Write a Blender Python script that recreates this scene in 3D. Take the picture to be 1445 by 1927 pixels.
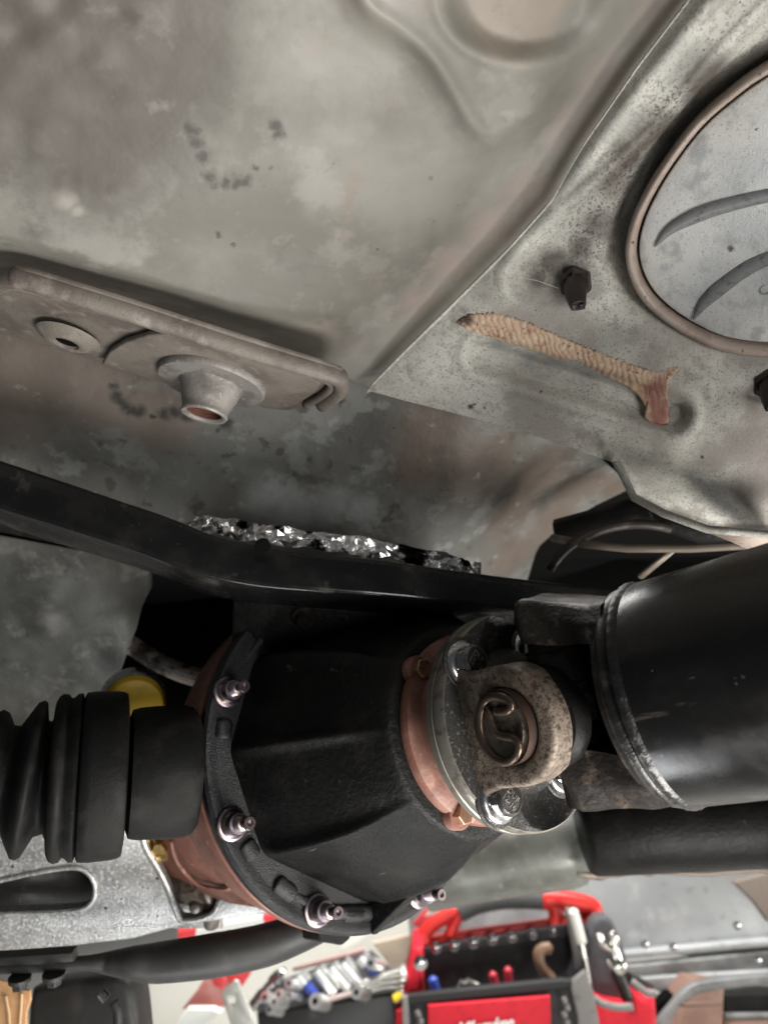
import bpy, bmesh, math, random
import numpy as np
from mathutils import Vector, Matrix, noise as mnoise
random.seed(7)
R = math.radians; PI = math.pi
sc = bpy.context.scene
for o in list(bpy.data.objects): bpy.data.objects.remove(o)
C = sc.collection
# ---------------------------------------------------------------- camera, light, exposure
F = 1430.0; CX, CY = 722.5, 963.5
PITCH, ROLL = R(18), R(8)
CAM = Vector((0, 0, .62))
f_ = Vector((0, math.cos(PITCH), math.sin(PITCH))); u_ = Vector((0, -math.sin(PITCH), math.cos(PITCH))); r_ = Vector((1, 0, 0))
CU = u_*math.cos(ROLL) + r_*math.sin(ROLL); CR = r_*math.cos(ROLL) - u_*math.sin(ROLL); CF = f_
cd = bpy.data.cameras.new('camera'); cam = bpy.data.objects.new('camera', cd); C.objects.link(cam)
cam.matrix_world = Matrix(((CR.x, CU.x, -CF.x, CAM.x), (CR.y, CU.y, -CF.y, CAM.y), (CR.z, CU.z, -CF.z, CAM.z), (0, 0, 0, 1)))
cd.sensor_fit = 'VERTICAL'; cd.sensor_height = 36; cd.sensor_width = 27; cd.lens = 36*F/1927
cd.clip_start = .01; cd.clip_end = 200
cd.dof.use_dof = True; cd.dof.focus_distance = .455; cd.dof.aperture_fstop = 6.3
sc.camera = cam
def V(x, y, z): return CR*x + CF*y + CU*z            # direction in camera terms -> world
def P(px, py, d): return CAM + V((px-CX)/F*d, d, -(py-CY)/F*d)
sc.view_settings.view_transform = 'Standard'; sc.view_settings.look = 'None'
sc.view_settings.exposure = 0.0; sc.view_settings.gamma = 1
w = bpy.data.worlds.new('World'); sc.world = w; w.use_nodes = True
w.node_tree.nodes['Background'].inputs[0].default_value = (.80, .86, .92, 1)
w.node_tree.nodes['Background'].inputs[1].default_value = .09
def area(name, pos, target, sx, sy, power, col):
    l = bpy.data.lights.new(name, 'AREA'); l.shape = 'RECTANGLE'; l.size = sx; l.size_y = sy; l.energy = power; l.color = col
    o = bpy.data.objects.new(name, l); C.objects.link(o); o.location = pos
    o.rotation_euler = (target-pos).to_track_quat('-Z', 'Y').to_euler(); return o
# added area lamps, sources unseen: assumed door opening, low, front, background and arm-plate fills
area('door_stand_in', CAM+V(1.5, .75, -.62), P(800, 900, .5), 1.1, .5, 24, (1, .97, .93))  # area lamp standing in for an unseen door opening at right
area('low_light', CAM+V(.36, .10, -.52), P(900, 750, .45), .40, .24, 10.0, (1, .965, .91))  # low lamp added for the lower-right highlights, source unseen
area('front_fill', CAM+V(.38, -.30, -.16), P(1000, 700, .45), .25, .25, 3.2, (1, .975, .94))  # frontal fill added to brighten the right panel and foil
area('background_fill', Vector((.3, 1.35, 1.9)), Vector((.2, 1.6, .2)), 1.4, .5, 74, (1, .98, .95))  # overhead fill added for the bag and background, no fixture seen
area('arm_plate_fill', CAM+V(-.10, .30, -.75), P(150, 1700, .62), .3, .2, 2.8, (.96, .98, 1))  # fill added to brighten the aluminium arm plate
# ---------------------------------------------------------------- helpers
def prop(o, label=None, cat=None, group=None, kind=None):
    if label: o['label'] = label
    if cat: o['category'] = cat
    if group: o['group'] = group
    if kind: o['kind'] = kind
    return o
class Fr:                                            # a local frame with real place and direction
    def __init__(s, o, z, up=None):
        z = z.normalized(); up = up or CU
        y = (up - z*up.dot(z)).normalized(); x = y.cross(z)
        s.M = Matrix(((x.x, y.x, z.x, o.x), (x.y, y.y, z.y, o.y), (x.z, y.z, z.z, o.z), (0, 0, 0, 1))); s.I = s.M.inverted()
    def hit(s, px, py, h=0.0):
        a = s.I @ CAM; b = s.I @ P(px, py, 1); t = (h-a.z)/(b.z-a.z); return a + (b-a)*t
    def pt(s, px, py, d): return s.I @ P(px, py, d)
    def px(s, v):
        q = s.M @ Vector(v) - CAM; d = q.dot(CF); return (CX+F*q.dot(CR)/d, CY-F*q.dot(CU)/d, d)
def thing(name, label, cat, fr=None, loc=None, group=None):
    o = bpy.data.objects.new(name, None); C.objects.link(o); o.empty_display_size = .02
    if fr: o.matrix_world = fr.M
    elif loc is not None: o.location = loc
    o['_w'] = 1; prop(o, label, cat, group); del o['_w']
    return o
def world_of(o):
    m = o.matrix_basis.copy()
    while o.parent: o = o.parent; m = o.matrix_basis @ m
    return m
def obj(name, vs, fs, m, parent=None, world=False, smooth=35, sub=0, bev=0, solid=0, at=None, sharp=True):
    if world and parent:
        I = world_of(parent).inverted(); vs = [I @ Vector(v) for v in vs]
    me = bpy.data.meshes.new(name); me.from_pydata([tuple(v) for v in vs], [], fs); me.validate()
    return link(name, me, m, parent, smooth, sub, bev, solid, at)
def link(name, me, m, parent=None, smooth=35, sub=0, bev=0, solid=0, at=None, fix=True):
    if fix:
        b = bmesh.new(); b.from_mesh(me); bmesh.ops.remove_doubles(b, verts=b.verts, dist=1e-6)
        bmesh.ops.recalc_face_normals(b, faces=b.faces); b.to_mesh(me); b.free()
    for p in me.polygons: p.use_smooth = smooth > 0
    if smooth > 0 and smooth < 180: me.set_sharp_from_angle(angle=R(smooth))
    o = bpy.data.objects.new(name, me); C.objects.link(o)
    if m: 
        me.materials.clear(); me.materials.append(m)
    if parent: o.parent = parent
    if at is not None: o.matrix_basis = at
    if solid:
        s = o.modifiers.new('s', 'SOLIDIFY'); s.thickness = solid; s.offset = 0
    if bev:
        s = o.modifiers.new('b', 'BEVEL'); s.width = bev; s.segments = 3; s.limit_method = 'ANGLE'; s.angle_limit = R(40); s.harden_normals = True
    if sub:
        s = o.modifiers.new('d', 'SUBSURF'); s.levels = sub; s.render_levels = sub
    return o
def T(x=0, y=0, z=0): return Matrix.Translation((x, y, z))
def face(v, z, up=Vector((0, 0, 1))):                # matrix at v with its z along z
    z = Vector(z).normalized(); up = Vector(up)
    if abs(up.normalized().dot(z)) > .98: up = Vector((1, 0, 0))
    y = (up - z*up.dot(z)).normalized(); x = y.cross(z)
    return Matrix(((x.x, y.x, z.x, v[0]), (x.y, y.y, z.y, v[1]), (x.z, y.z, z.z, v[2]), (0, 0, 0, 1)))
def lathe(prof, n=64, a0=0, a1=2*PI, rfun=None):     # prof: (r, z)
    vs, fs = [], []; full = abs(a1-a0-2*PI) < 1e-6; k = n if full else n+1
    for r, z in prof:
        for i in range(k):
            a = a0+(a1-a0)*i/n; q = rfun(a, r, z) if rfun else r
            vs.append((q*math.cos(a), q*math.sin(a), z))
    for j in range(len(prof)-1):
        for i in range(n):
            i2 = (i+1) % k
            fs.append((j*k+i, j*k+i2, (j+1)*k+i2, (j+1)*k+i))
    return vs, fs
def box(x0, x1, y0, y1, z0, z1):
    vs = [(x, y, z) for z in (z0, z1) for y in (y0, y1) for x in (x0, x1)]
    return vs, [(0, 2, 3, 1), (4, 5, 7, 6), (0, 1, 5, 4), (2, 6, 7, 3), (0, 4, 6, 2), (1, 3, 7, 5)]
def hexa(r, z0, z1, ch=.12):
    vs = [(r*math.cos(i*PI/3), r*math.sin(i*PI/3), z) for z in (z0, z1) for i in range(6)]
    fs = [tuple(range(5, -1, -1)), tuple(range(6, 12))] + [(i, (i+1) % 6, 6+(i+1) % 6, 6+i) for i in range(6)]
    return vs, fs
def cat(pts, n=8, closed=False):                     # catmull-rom
    pts = [Vector(p) for p in pts]; N = len(pts); out = []
    for i in range(N if closed else N-1):
        if closed: a, b, c, d = pts[i-1], pts[i], pts[(i+1) % N], pts[(i+2) % N]
        else: b, c = pts[i], pts[i+1]; a = pts[i-1] if i else b*2-c; d = pts[i+2] if i+2 < N else c*2-b
        for k in range(n):
            t = k/n; out.append(.5*((2*b)+(c-a)*t+(2*a-5*b+4*c-d)*t*t+(3*b-a-3*c+d)*t**3))
    if not closed: out.append(pts[-1])
    return out
def tube(path, rad, n=12, caps=True, flat=1.0, up=None):
    path = [Vector(p) for p in path]; N = len(path); vs, fs = [], []
    rr = rad if hasattr(rad, '__len__') else [rad]*N
    t0 = (path[1]-path[0]).normalized(); u = Vector(up) if up is not None else (CU if abs(t0.dot(CU)) < .9 else CR)
    for i in range(N):
        t = (path[min(i+1, N-1)]-path[max(i-1, 0)]).normalized()
        u = (u - t*u.dot(t)).normalized(); s = t.cross(u)
        fl = flat[i] if hasattr(flat, '__len__') else flat
        for k in range(n):
            a = 2*PI*k/n; vs.append(path[i]+(s*math.cos(a)+u*math.sin(a)*fl)*rr[i])
    for i in range(N-1):
        for k in range(n): k2 = (k+1) % n; fs.append((i*n+k, i*n+k2, (i+1)*n+k2, (i+1)*n+k))
    if caps: fs += [tuple(range(n-1, -1, -1)), tuple((N-1)*n+k for k in range(n))]
    return vs, fs
def plate_mesh(loops, th, bev=0, z=0, res=1):        # flat outline(s) with holes -> mesh with thickness and rounded edges, top face at z
    cu = bpy.data.curves.new('c', 'CURVE'); cu.dimensions = '2D'; cu.fill_mode = 'BOTH'
    for L in loops:
        s = cu.splines.new('POLY'); s.points.add(len(L)-1); s.use_cyclic_u = True
        for p, q in zip(s.points, L): p.co = (q[0], q[1], 0, 1)
    cu.extrude = max(th/2-bev, 1e-5); cu.bevel_depth = bev; cu.bevel_resolution = res; cu.offset = -bev
    o = bpy.data.objects.new('c', cu); C.objects.link(o)
    dg = bpy.context.evaluated_depsgraph_get(); me = bpy.data.meshes.new_from_object(o.evaluated_get(dg))
    bpy.data.objects.remove(o); me.transform(T(0, 0, z-th/2)); return me
def text_mesh(s, size, th=.0002, shear=0, off=0, spacing=1.0):
    cu = bpy.data.curves.new('t', 'FONT'); cu.body = s; cu.size = size; cu.extrude = th; cu.shear = shear; cu.offset = off
    cu.align_x = 'CENTER'; cu.align_y = 'CENTER'; cu.space_character = spacing; cu.resolution_u = 3
    o = bpy.data.objects.new('t', cu); C.objects.link(o)
    dg = bpy.context.evaluated_depsgraph_get(); me = bpy.data.meshes.new_from_object(o.evaluated_get(dg)); bpy.data.objects.remove(o); return me
class Pl:                                            # a plane through three sighted points
    def __init__(s, a, b, c):
        a, b, c = P(*a), P(*b), P(*c); s.n = (b-a).cross(c-a).normalized(); s.c = s.n.dot(a)
        if s.n.dot(CF) > 0: s.n = -s.n; s.c = -s.c
    def d(s, px, py):
        q = P(px, py, 1)-CAM; return (s.c - s.n.dot(CAM))/s.n.dot(q)
def interp(pts, x):
    return float(np.interp(x, [p[0] for p in pts], [p[1] for p in pts]))
def sm(a, b, x):
    t = min(max((x-a)/(b-a), 0), 1); return t*t*(3-2*t)
def seg(px, py, a, b):
    ax, ay = a; bx, by = b; dx, dy = bx-ax, by-ay; t = max(0, min(1, ((px-ax)*dx+(py-ay)*dy)/(dx*dx+dy*dy)))
    return math.hypot(px-ax-t*dx, py-ay-t*dy), (px-ax)*dy-(py-ay)*dx
def pdist(px, py, pl):                               # distance and side of a polyline
    best = (1e9, 1)
    for a, b in zip(pl[:-1], pl[1:]):
        q = seg(px, py, a, b)
        if q[0] < best[0]: best = q
    return best
def sheet(name, x0, x1, nx, ytop, ybot, ny, dfun, m, parent, solid=.0015, bias=None, keep=None):
    vs, fs = [], []
    for i in range(nx+1):
        x = x0+(x1-x0)*i/nx; a = interp(ytop, x); b = interp(ybot, x)
        for j in range(ny+1):
            t = j/ny; 
            if bias: t = bias(t)
            y = a+(b-a)*t; vs.append(P(x, y, dfun(x, y)))
    for i in range(nx):
        for j in range(ny):
            k = i*(ny+1)+j; fs.append((k, k+1, k+ny+2, k+ny+1))
    return obj(name, vs, fs, m, parent, world=True, smooth=60, solid=solid)
# ---------------------------------------------------------------- materials
def mat(name, base, rough=.5, metal=0, layers=(), bump=(), rvar=0, spec=.4, coat=0, loc=Vector((0, 0, 0))):
    """layers: dicts with kind noise / voro / blob / ring, scale, col, lo, hi, rough"""
    m = bpy.data.materials.new(name); m.use_nodes = True; nt = m.node_tree; N = nt.nodes; L = nt.links
    bs = N['Principled BSDF']; tc = N.new('ShaderNodeTexCoord'); co = tc.outputs['Object']
    bs.inputs['Metallic'].default_value = metal; bs.inputs['Specular IOR Level'].default_value = spec
    bs.inputs['Coat Weight'].default_value = coat
    rgb = N.new('ShaderNodeRGB'); rgb.outputs[0].default_value = (*base, 1); cur = rgb.outputs[0]
    rv = N.new('ShaderNodeValue'); rv.outputs[0].default_value = rough; rcur = rv.outputs[0]
    def mapped(st, rot=(0, 0, 0)):
        mp = N.new('ShaderNodeMapping'); mp.inputs['Scale'].default_value = st; mp.inputs['Rotation'].default_value = rot
        L.new(co, mp.inputs[0]); return mp.outputs[0]
    def noise(s, det=5, st=None, ro=.55, dist=0, rot=(0, 0, 0)):
        n = N.new('ShaderNodeTexNoise'); n.inputs['Scale'].default_value = s; n.inputs['Detail'].default_value = det
        n.inputs['Roughness'].default_value = ro; n.inputs['Distortion'].default_value = dist
        L.new(mapped(st, rot) if st else co, n.inputs['Vector']); return n
    def math_(op, a, b=None, c=False):
        n = N.new('ShaderNodeMath'); n.operation = op; n.use_clamp = c
        for i, v in enumerate((a, b)):
            if v is None: continue
            if isinstance(v, (int, float)): n.inputs[i].default_value = v
            else: L.new(v, n.inputs[i])
        return n.outputs[0]
    def rng(v, lo, hi, a=0, b=1):
        n = N.new('ShaderNodeMapRange'); n.interpolation_type = 'SMOOTHSTEP'; L.new(v, n.inputs[0])
        for i, q in enumerate((lo, hi, a, b)): n.inputs[i+1].default_value = q
        return n.outputs[0]
    def blob(d):
        wv = N.new('ShaderNodeVectorMath'); wv.operation = 'SCALE'; n = noise(d.get('nscale', 60), 4); 
        sb = N.new('ShaderNodeVectorMath'); sb.operation = 'SUBTRACT'; L.new(n.outputs['Color'], sb.inputs[0]); sb.inputs[1].default_value = (.5, .5, .5)
        L.new(sb.outputs[0], wv.inputs[0]); wv.inputs['Scale'].default_value = d.get('warp', .006)
        ad = N.new('ShaderNodeVectorMath'); ad.operation = 'ADD'; L.new(co, ad.inputs[0]); L.new(wv.outputs[0], ad.inputs[1])
        res = None
        for p, r in d['pts']:
            ds = N.new('ShaderNodeVectorMath'); ds.operation = 'DISTANCE'; L.new(ad.outputs[0], ds.inputs[0]); ds.inputs[1].default_value = tuple(Vector(p)-loc)
            q = ds.outputs['Value']
            if d['kind'] == 'ring': q = math_('ABSOLUTE', math_('SUBTRACT', q, r)); v = rng(q, d['wd'], d['wd']*.3)
            else: v = rng(q, r, r*d.get('core', .5))
            res = v if res is None else math_('MAXIMUM', res, v)
        return res
    for d in layers:
        k = d['kind']
        if k == 'noise': v = rng(noise(d['scale'], d.get('det', 6), d.get('st'), d.get('ro', .6), d.get('dist', 0), d.get('rot', (0, 0, 0))).outputs['Fac'], d['lo'], d['hi'])
        elif k == 'voro':
            n = N.new('ShaderNodeTexVoronoi'); n.inputs['Scale'].default_value = d['scale']; L.new(mapped(d['st']) if d.get('st') else co, n.inputs['Vector'])
            v = rng(n.outputs['Distance'], d['lo'], d['hi'])
            sp = N.new('ShaderNodeSeparateColor'); L.new(n.outputs['Color'], sp.inputs[0])
            v = math_('MULTIPLY', v, rng(sp.outputs[0], d.get('pick', 0)-.01, d.get('pick', 0)+.01))
        else: v = blob(d)
        if 'mask' in d:
            mk = d['mask']; mv = blob(mk) if mk['kind'] == 'blob' else rng(noise(mk['scale'], 3).outputs['Fac'], mk['lo'], mk['hi'])
            v = math_('MULTIPLY', v, mv)
        v = math_('MULTIPLY', v, d.get('amt', 1))
        mx = N.new('ShaderNodeMix'); mx.data_type = 'RGBA'; L.new(v, mx.inputs[0]); L.new(cur, mx.inputs[6]); mx.inputs[7].default_value = (*d['col'], 1); cur = mx.outputs[2]
        if 'rough' in d:
            mx = N.new('ShaderNodeMix'); L.new(v, mx.inputs[0]); L.new(rcur, mx.inputs[2]); mx.inputs[3].default_value = d['rough']; rcur = mx.outputs[0]
    if rvar:
        n = noise(45, 5); rcur = math_('ADD', rcur, rng(n.outputs['Fac'], .3, .7, -rvar, rvar), True)
    L.new(cur, bs.inputs['Base Color']); L.new(rcur, bs.inputs['Roughness'])
    prev = None
    for b in bump:
        n = N.new('ShaderNodeBump'); n.inputs['Strength'].default_value = b[1]; n.inputs['Distance'].default_value = b[2]
        t = noise(b[0], 4, b[3] if len(b) > 3 else None); L.new(t.outputs['Fac'], n.inputs['Height'])
        if prev: L.new(prev, n.inputs['Normal'])
        prev = n.outputs[0]
    if prev: L.new(prev, bs.inputs['Normal'])
    return m
def nz(scale, col, lo, hi, **k): return dict(kind='noise', scale=scale, col=col, lo=lo, hi=hi, **k)
def speck(scale, col, hi=.16, pick=.6, **k): return dict(kind='voro', scale=scale, col=col, lo=hi, hi=hi*.5, pick=pick, **k)
def spots(lst, col, d=.42, **k): return dict(kind='blob', pts=[(P(x, y, D), r) for x, y, r, D in lst], col=col, **k)

M = {}
black = (.012, .012, .012)
M['black_paint'] = mat('black_gloss_paint', (.006, .006, .0063), .22, 0, [nz(30, (.012, .0115, .010), .45, .75, rough=.4), speck(420, (.16, .15, .14), .13, .93), nz(50, (.03, .028, .025), .62, .72, st=(1, 1, 1), det=8)], [(900, .12, .0006), (60, .1, .002)], .06, coat=.25, spec=.25)
M['black_satin'] = mat('black_satin_paint', (.006, .006, .006), .38, 0, [nz(40, (.013, .012, .010), .45, .75, rough=.5), speck(300, (.17, .16, .15), .1, .93), nz(70, (.028, .026, .023), .62, .74, det=8, ro=.7), nz(160, (.07, .066, .06), .70, .73, st=(1, .25, .12), det=3, amt=.7)], [(1400, .5, .0006), (240, .6, .0014)], .06, spec=.17)
M['black_cast'] = mat('black_cast_paint', (.009, .009, .010), .42, 0, [nz(250, (.03, .03, .034), .55, .72, rough=.35)], [(900, .8, .0007), (2200, .4, .0004)], .05)
M['rubber'] = mat('black_rubber', (.007, .007, .007), .5, 0, [nz(35, (.02, .019, .017), .45, .75, rough=.75), nz(600, (.11, .105, .1), .66, .74, mask=dict(kind='noise', scale=25, lo=.45, hi=.6)), nz(18, (.03, .028, .025), .6, .75, det=8)], [(1000, .35, .0006), (140, .3, .0012)], .05, spec=.12)
M['copper_primer'] = mat('red_oxide_primer', (.205, .092, .068), .5, 0, [nz(35, (.16, .066, .048), .4, .65), nz(14, (.29, .155, .12), .5, .66, det=8), nz(420, (.07, .03, .02), .60, .68, mask=dict(kind='noise', scale=40, lo=.42, hi=.62)), nz(90, (.36, .18, .13), .58, .7, det=8), nz(50, (.10, .05, .035), .6, .7, det=9)], [(300, .35, .0008)], .1)
M['cast_steel'] = mat('cast_steel', (.035, .033, .031), .42, .35, [nz(420, (.17, .16, .15), .55, .64, det=8, rough=.3, amt=.7), nz(60, (.03, .028, .026), .5, .75)], [(900, .55, .0008), (260, .3, .001)], .08)
M['rusty_cast'] = mat('light_rust_cast', (.20, .16, .125), .55, .2, [nz(30, (.13, .10, .08), .4, .7, amt=.8), nz(230, (.045, .032, .025), .51, .58, det=9, ro=.78, amt=.9), nz(150, (.055, .04, .03), .51, .60, det=8, ro=.8, amt=.8), nz(60, (.09, .07, .055), .5, .66, amt=.8), speck(160, (.03, .02, .015), .3, .7, amt=.8), speck(90, (.22, .06, .02), .16, .9)], [(700, .6, .0007), (200, .3, .0012)], .1)
M['machined'] = mat('machined_steel', (.22, .205, .18), .42, .6, [nz(120, (.12, .1, .08), .5, .72), speck(170, (.05, .025, .015), .2, .7)], [(60, .25, .0006)], .1)
M['zinc'] = mat('zinc_plated_steel', (.50, .50, .51), .25, 1, [nz(200, (.2, .19, .18), .55, .75, rough=.45)], [(500, .15, .0004)], .08)
M['bolt_face'] = mat('bolt_face', (.16, .155, .15), .3, .9, [nz(300, (.3, .29, .27), .5, .75)], [(500, .3, .0004)], .08)
M['stamp'] = mat('stamped_lettering', (.38, .37, .35), .35, .8)
M['stud_steel'] = mat('bronzed_steel', (.26, .215, .215), .36, 1, [nz(150, (.15, .13, .19), .45, .65), nz(220, (.4, .28, .2), .58, .7)], (), .08)
M['brown_cast'] = mat('dark_brown_cast', (.018, .015, .0125), .48, .35, [nz(110, (.075, .055, .042), .5, .68, rough=.65), nz(35, (.08, .055, .04), .6, .72, det=8), nz(500, (.02, .016, .014), .55, .65)], [(500, .5, .0008), (160, .45, .0018)], .1)
M['snap'] = mat('oiled_spring_steel', (.085, .062, .048), .3, .7, [nz(120, (.15, .11, .08), .5, .75)], (), .05)
M['cap'] = mat('bearing_cap', (.17, .145, .12), .4, .7, [nz(160, (.07, .05, .035), .45, .65), nz(60, (.26, .22, .18), .58, .8)], [(500, .3, .0005)], .1)
M['dark_steel'] = mat('oily_dark_steel', (.03, .028, .026), .3, .7, [nz(100, (.07, .055, .045), .5, .75)], [(400, .3, .0006)], .1)
M['foil'] = mat('crumpled_foil', (.92, .91, .90), .17, .9, [nz(24, (.02, .02, .02), .54, .58)], [(300, .3, .001)])
M['void'] = mat('void_black', (.004, .004, .004), .9, spec=.05)  # near-black colour stands in for shade in hollows and openings; also colours the bung
# ================================================================ floor pan (left, overhead)
pL = Pl((700, 730, .56), (1300, 0, .385), (0, 100, .35))
ridge = [(700, 728), (760, 668), (850, 580), (960, 470), (1040, 380), (1100, 275), (1200, 130), (1330, -40), (1500, -260)]
Lbot = [(-260, 500), (-60, 498), (0, 506), (60, 520), (300, 592), (460, 645), (620, 694), (700, 730), (760, 668), (850, 580), (960, 470), (1040, 380), (1100, 275), (1200, 130), (1330, -40), (1470, -240)]
lipc = cat([(600, -120, 0), (655, -30, 0), (690, 25, 0), (745, 62, 0), (800, 110, 0), (845, 180, 0), (880, 238, 0), (915, 262, 0), (960, 246, 0), (1010, 215, 0), (1060, 160, 0), (1120, 60, 0), (1170, -60, 0)], 5)
lipc = [(p.x, p.y) for p in lipc]
def dL(x, y):
    d = pL.d(x, y)
    if x > 400:
        q, s = pdist(x, y, ridge); d += .026*(1-sm(0, 210, q))**1.4 - .0045*math.exp(-((q-10)/18)**2)
    yb = interp(Lbot, x)
    if x < 720: d += .045*(1-sm(0, 70, yb-y))*sm(700, 480, x)
    if x > 560 and y < 330:
        q, s = pdist(x, y, lipc); ins = 1 if s > 0 else -1
        fade = 1-sm(980, 1130, x)
        d -= .006*sm(-16, 16, q*ins)*fade + .0025*math.exp(-((q-6)/20)**2)*fade
        e = math.hypot((x-985)/150, (y+15)/125); d += .010*(1-sm(.70, 1.10, e)) - .001*math.exp(-((e-1.12)/.09)**2)
        d += .002*math.exp(-(math.hypot(x-940, y-208)/16)**2)
    # dents in the pan
    d += .0025*mnoise.noise(Vector((x/190, y/150, 1)))
    if x < 420 and y < 420: d += .0018*mnoise.noise(Vector((x/75, y/60, 4)))*(1-sm(250, 420, math.hypot(x, y*1.05)))
    return d
pl_ = [(515, 243, .0035, .42), (447, 338, .0030, .43), (425, 330, .0028, .43), (395, 320, .0028, .43), (378, 288, .0022, .42), (480, 318, .0022, .43), (505, 312, .002, .43), (343, 370, .0028, .44), (412, 438, .0028, .46), (540, 316, .0016, .43), (440, 455, .0018, .46)]
def onL(lst): return [(x, y, r, pL.d(x, y)) for x, y, r in lst]
Lmat = mat('grey_green_pan_paint', (.200, .194, .172), .52, 0, [
    nz(9, (.140, .133, .115), .42, .64), nz(16, (.255, .248, .225), .54, .64, det=9, ro=.62, amt=.6), spots(onL([(985, 0, .035), (1000, -60, .04), (950, 10, .02)]), (.27, .225, .18), core=.6, warp=.01, amt=.6), nz(30, (.20, .19, .165), .55, .63, det=9, ro=.65, amt=.6), nz(14, (.215, .175, .155), .58, .68, det=8, amt=.5), nz(90, (.18, .17, .15), .6, .66, det=8, amt=.6), nz(55, (.16, .15, .13), .66, .69, st=(1, 1, 1), dist=2.2, amt=.5),
    spots(onL([(60, 60, .10), (200, 130, .075), (120, 260, .055), (250, 240, .04), (330, 60, .05)]), (.080, .070, .060), core=.35, warp=.075, nscale=20, amt=.85),
    nz(26, (.10, .088, .08), .5, .64, mask=dict(kind='blob', pts=[(P(150, 150, pL.d(150, 150)), .085), (P(60, 330, pL.d(60, 330)), .05)], core=.5, warp=.03)),
    nz(35, (.33, .31, .285), .56, .68, mask=dict(kind='blob', pts=[(P(220, 170, pL.d(220, 170)), .07)], core=.1, warp=.04), amt=.35),
    spots(onL([(145, 335, .009), (180, 340, .009), (215, 352, .007), (110, 325, .008)]), (.085, .07, .065), core=.05, warp=.016, nscale=60, amt=.7),
    spots(onL([(125, 375, .009), (150, 395, .006)]), (.36, .335, .30), core=.1, warp=.008, amt=.6),
    spots(onL([(520, 235, .0055), (524, 252, .0055), (447, 340, .0062), (425, 343, .0052), (462, 342, .0055), (395, 328, .0058), (382, 296, .0055), (405, 343, .0045), (370, 268, .006), (360, 245, .006), (482, 316, .003), (510, 312, .0028), (343, 371, .0035), (412, 439, .0038), (541, 316, .002), (440, 460, .0022), (493, 340, .003)]), (.048, .043, .038), core=.15, warp=.0095, nscale=150, amt=.95),
    spots(onL([(668, 335, .008), (660, 355, .0065), (652, 385, .0055), (650, 410, .005), (648, 440, .005), (655, 370, .006)]), (.20, .15, .12), core=.2, warp=.004, amt=.5),
    spots(onL([(810, 333, .0028), (818, 420, .0026), (766, 522, .0022), (683, 605, .0018), (710, 470, .0014), (775, 455, .0012)]), (.10, .045, .03), core=.2, warp=.0012, amt=.95),
    dict(kind='ring', pts=[(P(553, 480, pL.d(553, 480)), .0095), (P(592, 518, pL.d(592, 518)), .0075)], col=(.12, .12, .105), wd=.0030, warp=.011, nscale=130, amt=.85, mask=dict(kind='noise', scale=120, lo=.35, hi=.6)),
    spots(onL([(620, 600, .006), (640, 620, .005), (600, 610, .004), (705, 590, .004), (745, 505, .003), (730, 485, .003), (850, 530, .003), (790, 560, .003)]), (.13, .125, .11), core=.2, warp=.006, nscale=160, amt=.75),
    speck(130, (.12, .11, .095), .12, .9, amt=.8),
    spots([(x, y, .028, pL.d(x, y)+.01) for x, y in ((1250, 40), (1150, 160), (1080, 260), (1000, 370), (930, 440), (860, 510), (790, 580), (1350, -60))], (.235, .185, .165), core=.1, warp=.012, amt=.75),
], [(160, .12, .0012), (1300, .12, .0004), (28, .3, .004)], .06)
floor_pan = thing('floor_pan', 'large overhead car floor pan in stained grey green paint with dark smudges', 'floor pan', loc=P(300, 300, .45))
floor_pan.location = (0, 0, 0)
sheet('pan_sheet', -800, 1470, 330, [(-800, -420), (1100, -420), (1470, -260)], Lbot, 165, dL, Lmat, floor_pan, bias=lambda t: 1-(1-t)**1.6)
# ================================================================ right panel with access cover
pR = Pl((700, 730, .555), (1300, 0, .378), (1445, 900, .485))
covo = [(1440, 128), (1540, 78), (1640, 90), (1715, 160), (1745, 270), (1720, 420), (1650, 545), (1560, 630), (1470, 664), (1370, 658), (1295, 628), (1230, 582), (1195, 535), (1181, 480), (1190, 425), (1215, 368), (1255, 303), (1310, 232), (1370, 178)]
covs = [(p.x, p.y) for p in cat([(a, b, 0) for a, b in covo], 6, True)]
crease = [(p.x, p.y) for p in cat([(1520, -60, 0), (1440, 15, 0), (1330, 130, 0), (1235, 245, 0), (1120, 348, 0), (1030, 422, 0), (968, 488, 0), (950, 525, 0), (966, 565, 0), (1010, 600, 0)], 5)]
covring = covs+[covs[0]]
def inside(x, y, pl):
    c = False; j = len(pl)-1
    for i in range(len(pl)):
        if (pl[i][1] > y) != (pl[j][1] > y) and x < (pl[j][0]-pl[i][0])*(y-pl[i][1])/(pl[j][1]-pl[i][1])+pl[i][0]: c = not c
        j = i
    return c
Rtop = [(690, 738), (700, 722), (760, 660), (850, 572), (960, 462), (1040, 372), (1100, 267), (1200, 122), (1330, -48), (1480, -240), (1600, -260)]
Rbot = [(690, 739), (700, 736), (760, 752), (850, 775), (1000, 816), (1100, 850), (1160, 872), (1178, 905), (1195, 936), (1250, 966), (1320, 990), (1350, 999), (1445, 1000), (1600, 1000)]
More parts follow.
